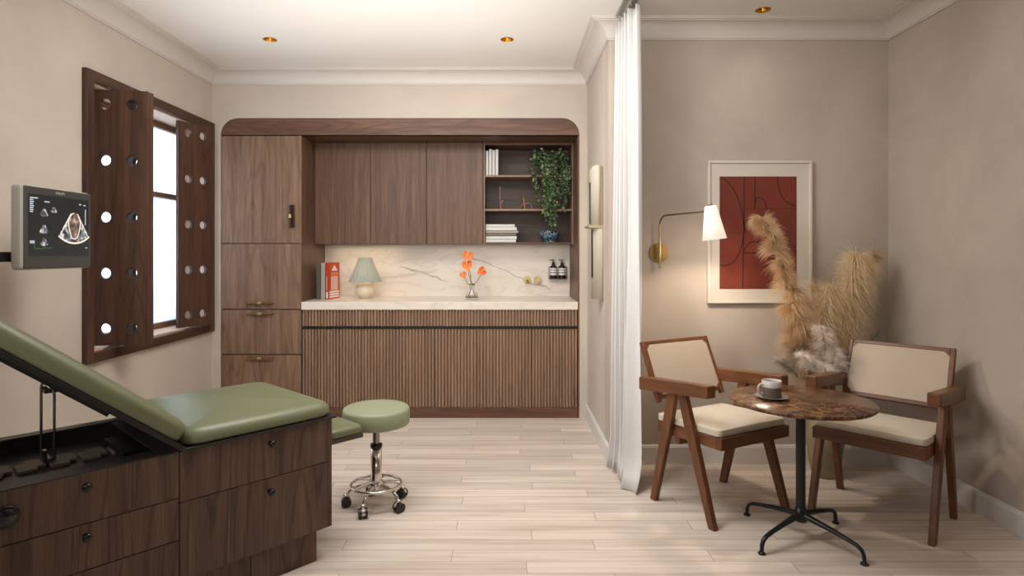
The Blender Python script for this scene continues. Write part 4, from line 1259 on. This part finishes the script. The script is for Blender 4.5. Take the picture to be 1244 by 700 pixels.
# ------------------------------------------------------------------ chairs
def make_chair(loc, rz, label):
    t = thing('cane_armchair', label, 'chair', loc, rz, 'teak armchairs around the bistro table')
    LX = .257
    for sx_ in (-1, 1):
        for (yf, yt, sd) in ((-.2, .000, -1), (.2, .052, 1)):
            xa, xb = sx_ * LX - .015, sx_ * LX + .015
            wb0, wb1 = .019, .027
            pol = [(yf - wb0, 0), (yf + wb0, 0), (yt + wb1, .615), (yt - wb1, .615)]
            # kneed outline: widens at seat height
            zm = .40; ym = yf + (yt - yf) * zm / .615
            pol = [(yf - wb0, 0), (yf + wb0, 0), (ym + .030, zm), (yt + wb1, .618), (yt - wb1, .618), (ym - .030, zm)]
            mb = MB(); mb.prism(pol, 'x', xa + (0.0006 if sd > 0 else 0), xb - (0.0006 if sd > 0 else 0)); mb.build('leg', M['chair_wood'], t, bevel=.004, seg=2)
        # arm
        mb = MB(); xa, xb = sx_ * .262 - .028, sx_ * .262 + .028
        mb.hexa([(xa, -.195, .614), (xb, -.195, .614), (xb, .285, .566), (xa, .285, .566)], [(xa, -.195, .674), (xb, -.195, .674), (xb, .285, .636), (xa, .285, .636)])
        mb.build('armrest', M['chair_wood_y'], t, bevel=.007, seg=3)
    # seat frame
    def q(y): return -.012 * (y + .22) / .4
    def rail(xa, xb, ya, yb, nm, mt):
        mb = MB(); mb.hexa([(xa, ya, .374 + q(ya)), (xb, ya, .374 + q(ya)), (xb, yb, .374 + q(yb)), (xa, yb, .374 + q(yb))], [(xa, ya, .431 + q(ya)), (xb, ya, .431 + q(ya)), (xb, yb, .431 + q(yb)), (xa, yb, .431 + q(yb))])
        mb.build(nm, mt, t, bevel=.003)
    rail(-.241, .241, -.235, -.205, 'front_rail', M['chair_wood_x'])
    rail(-.241, .241, .165, .195, 'rear_rail', M['chair_wood_x'])
    rail(-.241, -.211, -.205, .165, 'side_rail', M['chair_wood_y'])
    rail(.211, .241, -.205, .165, 'side_rail', M['chair_wood_y'])
    mb = MB(); mb.box(-.211, .211, -.205, .165, .385, .41); mb.build('seat_panel', M['cane'], t)
    mb = MB(); mb.box(-.245, .245, .03, .058, .335, .366); mb.build('crossbar', M['chair_wood_x'], t, bevel=.003)
    Ts = Matrix.Rotation(math.atan2(-.012, .4), 4, 'X')
    mb = MB(Ts); mb.cushion(-.238, .238, -.232, .19, .425, .034, rc=.025, edge=.012, puff=.012); mb.build('seat_cushion', M['cream_cushion'], t)
    mb = MB(Ts)
    for zz in (.456,):
        a_, b_, r_ = .2345, .2075, .02; pts = []
        for qd, (s1, s2) in enumerate(((1, 1), (-1, 1), (-1, -1), (1, -1))):
            for k in range(5):
                th_ = (qd + k / 4) * PI / 2
                pts.append((s1 * (a_ - r_) + r_ * math.cos(th_), -.021 + s2 * (b_ - r_) + r_ * math.sin(th_), zz))
        pts.append(pts[0]); mb.tube(pts, .0028, 6, caps=False)
    mb.build('cushion_piping', M['piping'], t)
    # backrest (tilted frame)
    TI = math.atan2(.125, .285); Hh = .315
    Tb_ = Matrix.Translation((0, .195, .525)) @ Matrix.Rotation(-TI, 4, 'X')
    w = .245
    def bb(nm, mt, bx, **kw):
        mb = MB(Tb_); mb.box(*bx); mb.build(nm, mt, t, **kw)
    bb('backrest_stile', M['chair_wood'], (-w, -w + .022, -.014, .014, -.016, Hh), bevel=.004)
    bb('backrest_stile', M['chair_wood'], (w - .022, w, -.014, .014, -.016, Hh), bevel=.004)
    bb('backrest_rail', M['chair_wood_x'], (-w + .022, w - .022, -.013, .013, Hh - .022, Hh - .001), bevel=.003)
    bb('backrest_rail', M['chair_wood_x'], (-w + .022, w - .022, -.013, .013, 0, .022), bevel=.003)
    mb = MB(Tb_); c_ = .022; W_ = w - .0225
    pol = [(-W_, .022 + c_), (-W_ + c_, .022), (W_ - c_, .022), (W_, .022 + c_), (W_, Hh - .022 - c_), (W_ - c_, Hh - .022), (-W_ + c_, Hh - .022), (-W_, Hh - .022 - c_)]
    mb.prism(pol, 'y', -.012, .008); mb.build('backrest_panel', M['cane'], t)
    mb = MB(Tb_)
    for i in range(4):
        s1, s2 = ((-1, 0), (1, 0), (-1, 1), (1, 1))[i]
        zc = .022 if s2 == 0 else Hh - .022; dz = c_ if s2 == 0 else -c_
        mb.prism([(s1 * W_, zc), (s1 * W_, zc + dz * 1.1), (s1 * (W_ - c_ * 1.1), zc)], 'y', -.013, .010)
    mb.build('corner_block', M['chair_wood'], t)
    return t
make_chair((1.096, 3.154, 0), R(28.7), 'teak armchair with cream cushion left of the bistro table, nearest the curtain')
make_chair((1.864, 3.033, 0), R(-47.3), 'teak armchair with cream cushion right of the bistro table, near the right wall')

# ------------------------------------------------------------------ bistro table
bt = thing('bistro_table', 'round bistro table with brown marble top on a black four-footed base', 'table', (1.338, 2.776, 0))
ZB = .632
mb = MB(); mb.lathe([(0, ZB - .017), (.300, ZB - .017), (.306, ZB - .012), (.307, ZB - .004), (.304, ZB), (0, ZB)], n=96); mb.build('tabletop', M['emperador'], bt)
mb = MB(); mb.cyl((0, 0, .09), (0, 0, ZB - .03), .0205, n=24); mb.build('column', M['tablesteel'], bt)
mb = MB(); mb.lathe([(0, .598), (.02, .598), (.09, .61), (.09, .6145), (0, .6145)], n=32); mb.lathe([(0, .075), (.026, .078), (.034, .095), (.028, .122), (.0215, .14), (0, .14)], n=28); mb.build('hub', M['tablesteel'], bt)
for k in range(4):
    a = R(32 + 90 * k); c_, s_ = math.cos(a), math.sin(a)
    mb = MB(); mb.tube([(r * c_, r * s_, z) for r, z in ((.01, .108), (.06, .102), (.13, .092), (.21, .078), (.252, .068), (.272, .056), (.281, .038), (.283, .010))], [.018, .016, .013, .011, .0105, .010, .0095, .009], 12, flatten=.8)
    lg = mb.build('leg', M['tablesteel'], bt)
    mb = MB(); mb.lathe([(0, 0), (.016, 0), (.016, .006), (.009, .011), (0, .011)], (.283 * c_, .283 * s_, 0), n=20); mb.build('glide', M['black'], lg)
cx, cy = 1.212, 2.79
t = thing('saucer', 'grey saucer under the coffee cup on the bistro table', 'saucer', (cx, cy, ZB))
mb = MB(); mb.lathe([(0, .0), (.035, .0), (.04, .003), (.07, .011), (.074, .013), (.07, .0135), (.04, .006), (0, .004)], n=48); mb.build('saucer_body', M['saucer'], t)
t = thing('coffee_cup', 'two-tone grey and taupe coffee cup standing on the saucer', 'cup', (cx, cy, ZB + .0045), R(190))
mb = MB(); mb.lathe([(0, 0), (.038, 0), (.0415, .004), (.0425, .05)], n=40); mb.build('cup_body', M['mug_dark'], t)
mb = MB(); mb.lathe([(.0425, .05), (.043, .078), (.041, .079), (.0395, .07), (.038, .01), (0, .006)], n=40); mb.build('cup_rim', M['mug_light'], t)
mb = MB(); mb.lathe([(0, .062), (.0385, .062)], n=32); mb.build('coffee', M['coffee'], t)
mb = MB(); mb.tube([(.040, 0, .062), (.058, 0, .062), (.067, 0, .05), (.066, 0, .03), (.055, 0, .018), (.040, 0, .018)], .0045, 10, flatten=1.3); mb.build('handle', M['mug_light'], t)

# ------------------------------------------------------------------ floor vase and dried grasses
VXx, VYy = 1.852, 3.55
t = thing('floor_vase', 'tall mottled stone-coloured ceramic floor vase behind the bistro table', 'vase', (VXx, VYy, 0))
mb = MB(); mb.lathe([(0, 0), (.062, 0), (.07, .01), (.088, .09), (.1, .2), (.102, .3), (.094, .40), (.07, .47), (.05, .51), (.048, .55), (.055, .565), (.048, .563), (.042, .55), (.04, .50), (0, .48)], n=56, mod=lambda a, j: 1 + .012 * math.sin(a * 3 + j * .7)); mb.build('vase_body', M['vase'], t)
gr = random.Random(11)
SC = F / 3.55
def G(px, py, dy=0.0):   # point in the plane through the vase, relative to its mouth
    Yp = VYy + dy
    return Vector((X(px, Yp) - VXx, dy, Z(py, Yp) - .5))
def strand(mb, p, d, ln, droop, w, rn, seg=4, curl=0):
    p = Vector(p); d = Vector(d).normalized()
    side = d.cross(Vector((rn.uniform(-.3, .3), -1, rn.uniform(-.3, .3))))
    if side.length < 1e-4: side = Vector((1, 0, 0))
    side.normalize()
    vs = []; 
    for i in range(seg + 1):
        ww = w * (1 - i / seg) + .0002
        vs += [p - side * ww, p + side * ww]
        p = p + d * ln / seg
        if p.y + VYy > YA - .03: p.y = YA - .03 - VYy
        d = (d + Vector((0, 0, -droop)) / seg + Vector((rn.uniform(-1, 1), rn.uniform(-1, 1), rn.uniform(-1, 1))) * curl).normalized()
    mb.add(vs, [(2 * i, 2 * i + 1, 2 * i + 3, 2 * i + 2) for i in range(seg)], True)
def bez(pts, u):
    n = len(pts) - 1; x = min(u * n, n - 1e-6); i = int(x); f = x - i
    p0 = pts[max(i - 1, 0)]; p1 = pts[i]; p2 = pts[i + 1]; p3 = pts[min(i + 2, n)]
    return .5 * ((2 * p1) + (p2 - p0) * f + (2 * p0 - 5 * p1 + 4 * p2 - p3) * f * f + (3 * p1 - p0 - 3 * p2 + p3) * f ** 3)
def grass_thing(name, label, cat, group=None): return thing(name, label, cat, (VXx, VYy, .5), 0, group)
def stem(t, pts, r=.003, mat='stemd'):
    mb = MB(); mb.tube([bez(pts, i / 14) for i in range(15)], r, 6); return mb.build('stem', M[mat], t)
M['stemd'] = flat('dried_stem', srgb(170, 140, 96), .8)
# tall brown plume: curved spine with fat curled tufts to the left, fine bristles to the right
t = grass_thing('brown_plume', 'tall curved brown grass plume leaning left in front of the framed print', 'dried grass')
sp = [Vector((0, 0, -.3)), Vector((-.02, -.01, 0)), G(984, 452, -.03), G(976, 415, -.05), G(964, 370, -.06), G(949, 322, -.07), G(934, 282, -.07), G(924, 267, -.07)]
stem(t, sp, .004)
mb = MB()
for i in range(60):
    u = .26 + .72 * i / 59
    c = bez(sp, u); tang = (bez(sp, min(1, u + .01)) - bez(sp, u - .01)).normalized()
    wid = .195 * (1 - .52 * ((u - .26) / .74)) * gr.uniform(.8, 1.15)
    a = gr.uniform(-.9, .7)
    od = Vector((-math.cos(a) * .9, math.sin(a) * .8 - .25, .28 + gr.uniform(-.1, .25)))
    if gr.random() < .36: od.x *= -.7
    od.normalize()
    c = c + Vector((gr.uniform(-.035, .035), gr.uniform(-.02, .02), 0)) * (1.15 - u)
    for j in range(110):
        d = (od + Vector((gr.gauss(0, .26), gr.gauss(0, .26), gr.gauss(0, .26)))).normalized()
        strand(mb, c + Vector((gr.gauss(0, .006), gr.gauss(0, .006), gr.gauss(0, .006))), d, wid * gr.uniform(.6, 1.05), 1.7, .0016, gr, 5, .05)
for i in range(1500):   # fine bristles on the outer right side
    u = gr.uniform(.26, .97); c = bez(sp, u)
    d = Vector((gr.uniform(.2, 1), gr.uniform(-.6, .6), gr.uniform(.2, 1.1)))
    strand(mb, c, d, gr.uniform(.04, .085), .5, .0008, gr, 3, .08)
tag(mb.build('plume', M['tuft'], t))
# golden pampas
def pampas(name, label, pts, n, wid, droop, u0, mat, seed, w=.0013, dirb=(0, 0)):
    t = grass_thing('pampas_grass', label, 'dried grass', 'golden pampas stems in the floor vase')
    stem(t, pts, .0035)
    rn = random.Random(seed); mb = MB()
    for i in range(n):
        u = u0 + (1 - u0) * rn.random() ** .85
        c = bez(pts, u); tg = (bez(pts, min(1, u + .02)) - bez(pts, u - .02)).normalized()
        a = rn.uniform(0, 2 * PI)
        d = Vector((math.cos(a) + dirb[0], math.sin(a) * .8 - .15 + dirb[1], 0)) * rn.uniform(.25, .75) + tg * rn.uniform(.45, 1.0)
        strand(mb, c, d, wid * rn.uniform(.6, 1.25), droop * rn.uniform(.7, 1.3), w, rn, 6, .04)
    mb.build('plume', M[mat], t)
    return t
p1 = [Vector((0, 0, -.3)), Vector((.02, 0, 0)), G(1010, 440, .0), G(1026, 390, .02), G(1034, 350, .03), G(1040, 318, .03)]
pampas('a', 'tallest golden pampas plume drooping on the right', p1, 4200, .18, 3.2, .42, 'pampas', 1)
p2 = [Vector((0, 0, -.3)), Vector((0, -.02, 0)), G(996, 450, -.0), G(1000, 410, -.02), G(1003, 378, -.02), G(1010, 360, -.02)]
pampas('b', 'shorter golden pampas plume in the middle of the bunch', p2, 3400, .165, 2.8, .38, 'pampas', 2)
p3 = [Vector((.01, 0, -.3)), Vector((.02, .02, 0)), G(1022, 440, .04), G(1040, 380, .05), G(1052, 335, .06), G(1062, 312, .06)]
pampas('c', 'brownish pampas tip peeping out behind the tallest plume', p3, 900, .10, 2.0, .55, 'tuft', 3)
p4 = [Vector((-.01, 0, -.3)), Vector((-.01, 0, 0)), G(990, 450, .0), G(1000, 400, .0), G(1002, 368, .02), G(990, 348, .02)]
pampas('d', 'wispy golden pampas tuft pointing left above the middle plume', p4, 420, .10, 1.6, .5, 'pampas', 4, dirb=(-.5, 0))
# pale feathery flowers
def feather(label, pts, mat, seed, ln=.05, cat='dried flower'):
    t = grass_thing('dried_flower', label, cat, 'pale dried flowers low in the floor vase')
    stem(t, pts, .002)
    rn = random.Random(seed); mb = MB()
    for i in range(34):
        u = .5 + .5 * i / 33
        c = bez(pts, u)
        a = rn.uniform(0, 2 * PI); od = Vector((math.cos(a), math.sin(a) - .3, .35)).normalized()
        for j in range(26):
            d = od + Vector((rn.gauss(0, .35), rn.gauss(0, .35), rn.gauss(0, .35)))
            strand(mb, c + od * .004, d, ln * (1.25 - .6 * (u - .5) / .5) * rn.uniform(.6, 1.1), .8, .0016, rn, 3, .1)
    mb.build('bloom', M[mat], t)
for k, (px, py, dy, mat, lab) in enumerate((
        (996, 398, -.17, 'whiteflower', 'pale feathery dried flower standing in the centre of the bunch'),
        (974, 432, -.17, 'whiteflower', 'pale dried flower low at the left of centre'),
        (1012, 425, -.18, 'whiteflower', 'pale dried flower right of the centre one'),
        (1026, 446, -.15, 'whiteflower', 'pale dried flower lowest at the right'),
        (948, 440, -.05, 'greyflower', 'greyish dried flower at the lower left edge'),
        (958, 418, -.03, 'greyflower', 'greyish dried flower above the lower left one'),
        (1000, 446, -.19, 'whiteflower', 'pale dried flower low at the front centre'),
        (1068, 403, .0, 'greyflower', 'thin greyish sprig sticking out at the right above the chair'))):
    e = G(px, py, dy)
    pts = [Vector((0, -.0, -.25)), Vector((e.x * .15, e.y * .3, .03)), Vector((e.x * .5, e.y * .7, e.z * .55)), Vector((e.x * .8, e.y, e.z * .82)), e]
    feather(lab, pts, mat, 20 + k, .078 if k < 7 else .035)

# ------------------------------------------------------------------ framed print
O = (1.555, YA, 1.427)
t = thing('framed_print', 'white framed abstract print in rust red with dark curved lines on the alcove wall', 'picture', O)
x0, x1, z0_, z1_ = 1.235, 1.875, .989, 1.865
mb = kb(O); fw = .014
mb.box(x0, x1, YA - .03, YA - .0005, z1_ - fw, z1_); mb.box(x0, x1, YA - .03, YA - .0005, z0_, z0_ + fw); mb.box(x0, x0 + fw, YA - .03, YA - .0005, z0_ + fw, z1_ - fw); mb.box(x1 - fw, x1, YA - .03, YA - .0005, z0_ + fw, z1_ - fw)
mb.build('picture_frame', M['frame_w'], t, bevel=.002)
mb = kb(O); mb.box(x0 + fw, x1 - fw, YA - .018, YA - .001, z0_ + fw, z1_ - fw); mb.build('mount', M['mat_w'], t)
ax0, ax1, az0, az1 = 1.309, 1.783, 1.076, 1.769
mb = kb(O); mb.box(ax0, ax1, YA - .0195, YA - .018, az0, az1); art = mb.build('print', M['art'], t)
mb = kb(O)
def AL(pts, w=.0036):
    mb = kb(O)
    P3 = [(ax0 + (u) * (ax1 - ax0), YA - .0198, az1 - v * (az1 - az0)) for u, v in pts]
    for i in range(len(P3) - 1):
        a_, b_ = Vector(P3[i]), Vector(P3[i + 1]); d = (b_ - a_); 
        if d.length < 1e-6: continue
        s_ = Vector((-d.z, 0, d.x)).normalized() * w
        mb.add([a_ - s_, b_ - s_, b_ + s_, a_ + s_], [(0, 1, 2, 3)])
    mb.build('print_line', M['artline'], art)
def qc(p0, p1, p2, n=16): return [((1 - t_) ** 2 * p0[0] + 2 * t_ * (1 - t_) * p1[0] + t_ * t_ * p2[0], (1 - t_) ** 2 * p0[1] + 2 * t_ * (1 - t_) * p1[1] + t_ * t_ * p2[1]) for t_ in [i / n for i in range(n + 1)]]
AL([(.32, 0), (.315, .45), (.30, 1)]); AL([(.0, .49), (.31, .51)], .0016); AL([(.31, .285), (1, .285)], .0014)
AL(qc((.02, .01), (.28, .10), (.33, .50))); AL(qc((.0, .79), (.26, .82), (.31, .52)))
AL([(.46, 0), (.455, .285)], .0034); AL(qc((.46, .25), (.47, .17), (.54, .195))); AL(qc((.54, .195), (.61, .22), (.60, .285)))
AL(qc((.75, 0), (.76, .24), (.99, .26))); AL([(.31, .68), (.62, .68)]); AL(qc((.32, .66), (.36, .58), (.46, .58))); AL(qc((.46, .58), (.56, .59), (.60, .68)))
AL(qc((.86, .59), (1.0, .58), (.99, .70)))

# ------------------------------------------------------------------ swing-arm wall sconce
O = (.937, YA, 1.30)
t = thing('wall_sconce', 'brass swing-arm wall sconce with a white cone shade beside the print', 'wall light', O)
mb = kb(O); mb.cyl((.937, YA - .016, 1.3), (.937, YA, 1.3), .0585, n=48); mb.build('back_plate', M['brass_dark'], t, bevel=.002)
mb = kb(O); mb.cyl((.934, YA - .05, 1.205), (.934, YA - .05, 1.475), .0065, n=14); mb.cyl((.934, YA - .05, 1.3), (.934, YA - .01, 1.3), .01, n=14); mb.cyl((.934, YA - .05, 1.265), (.934, YA - .05, 1.335), .010, n=14); mb.build('rod', M['brass_pale'], t)
sx_, sy_ = 1.135, 3.40
p0 = Vector((.934, YA - .05, 1.47)); p2 = Vector((1.10, 3.43, 1.530)); dd = Vector((p2.x - p0.x, p2.y - p0.y, 0)).normalized()
mb = kb(O); pts = [p0]
for i in range(1, 8):
    a = i / 7 * PI / 2; pts.append(p0 + dd * .05 * (1 - math.cos(a)) + Vector((0, 0, .055 * math.sin(a))))
pts += [Vector((1.10, 3.44, 1.530)), Vector((1.118, 3.42, 1.534))]
mb.tube(pts, .0048, 10); mb.build('arm', M['brass_dark'], t)
Tt = Matrix.Translation(-Vector(O)) @ Matrix.Translation((sx_, sy_, 1.562)) @ Matrix.Rotation(R(-7), 4, 'Y')
mb = MB(Tt); mb.lathe([(0, 0), (.028, 0), (.033, -.006), (.066, -.19), (.0645, -.19), (.031, -.010), (0, -.008)], n=44); mb.build('lamp_shade', M['sconce_shade'], t)
mb = MB(Tt); mb.lathe([(0, -.10), (.02, -.11), (.026, -.135), (.02, -.158), (0, -.165)], n=20); mb.build('bulb', M['bulb'], t)
mb = MB(Tt); mb.cyl((0, 0, 0), (0, 0, .008), .012, n=16); mb.build('shade_cap', M['brass_dark'], t)

# ------------------------------------------------------------------ lights
def light(name, typ, loc, energy, color=(1, 1, 1), rot=None, target=None, **kw):
    l = bpy.data.lights.new(name, typ); l.energy = energy; l.color = color
    for k, v in kw.items(): setattr(l, k, v)
    o = bpy.data.objects.new(name, l); COL.objects.link(o); o.location = loc
    if target is not None:
        o.rotation_euler = (Vector(target) - Vector(loc)).to_track_quat('-Z', 'Y').to_euler()
    elif rot: o.rotation_euler = rot
    return o
light('ceiling_softbox', 'AREA', (-.45, 2.75, 2.62), 54, (1, .975, .94), target=(-.35, 3.75, 0), shape='RECTANGLE', size=1.6, size_y=.9)
light('left_fill', 'AREA', (-2.2, .9, 1.95), 16, (1, .98, .955), target=(.45, 4.3, 1.3), shape='RECTANGLE', size=1.3, size_y=1.3, spread=R(75))  # added out-of-frame fill from the left; the wall has no window here
light('room_fill', 'AREA', (.0, .0, 1.75), 13, (1, .97, .93), target=(-.7, 3.6, 2.72), shape='RECTANGLE', size=2.0, size_y=1.0, spread=R(85))  # added fill aimed along the room at the ceiling, no fitting here
light('alcove_fill', 'AREA', (1.45, 2.3, 2.66), 7, (1, .94, .86), target=(1.5, 3.5, .8), shape='RECTANGLE', size=1.0, size_y=.8)  # added soft warm fill to lift the alcove, not a fixture
light('ceiling_fill', 'AREA', (-.75, 2.9, 1.7), 17, (1, .975, .95), rot=(PI, 0, 0), shape='RECTANGLE', size=2.2, size_y=2.6, spread=R(130))  # added unseen upward panel that brightens the ceiling directly
light('daylight_outside', 'AREA', (XL - .75, 4.05, 1.6), 72, (.98, .985, 1.0), target=(XL, 4.05, 1.5), shape='RECTANGLE', size=1.6, size_y=1.7)
for i, (dx, dy) in enumerate(DL[:3]):
    light('downlight_spot', 'SPOT', (dx, dy, ZC + .03), (12, 22, 3)[i], (1, .93, .82), target=(dx, dy, 0), spot_size=R(110), spot_blend=.9, shadow_soft_size=.04)
light('sconce_lamp', 'SPOT', (sx_ + .012, sy_, 1.40), 17, (1, .84, .66), target=(sx_ + .05, sy_ - .02, 0), spot_size=R(150), spot_blend=.5, shadow_soft_size=.035)
light('sconce_glow', 'POINT', (sx_ + .02, sy_, 1.355), 2.0, (1, .84, .66), shadow_soft_size=.03)
light('table_lamp_light', 'POINT', (-1.194, 5.13, ZW + .155 + .06), 1.3, (1, .74, .45), shadow_soft_size=.03)
light('under_cabinet_strip', 'AREA', (-1.25, 5.25, 1.366), .8, (1, .80, .55), target=(-1.25, 5.25, .9), shape='RECTANGLE', size=.55, size_y=.10)
light('under_cabinet_strip', 'AREA', (-.1, 5.22, 1.366), .5, (1, .92, .82), target=(-.1, 5.22, .9), shape='RECTANGLE', size=1.2, size_y=.12)

w = bpy.data.worlds.new('world'); scene.world = w; w.use_nodes = True
bg = w.node_tree.nodes['Background']; bg.inputs['Color'].default_value = srgb(225, 235, 245); bg.inputs['Strength'].default_value = 1.0

# ------------------------------------------------------------------ camera
cam = bpy.data.cameras.new('camera'); co = bpy.data.objects.new('camera', cam); COL.objects.link(co)
co.location = (0, 0, H); co.rotation_euler = (R(90), 0, 0)
cam.sensor_width = 36; cam.lens = F / 1244 * 36
cam.shift_x = (622 - VX) / 1244; cam.shift_y = -(350 - VY) / 1244
cam.clip_start = .05
scene.camera = co
scene.view_settings.view_transform = 'Standard'
scene.view_settings.look = 'None'
scene.view_settings.exposure = 0
scene.cycles.use_denoising = True
scene.cycles.max_bounces = 10
scene.cycles.sample_clamp_indirect = 8
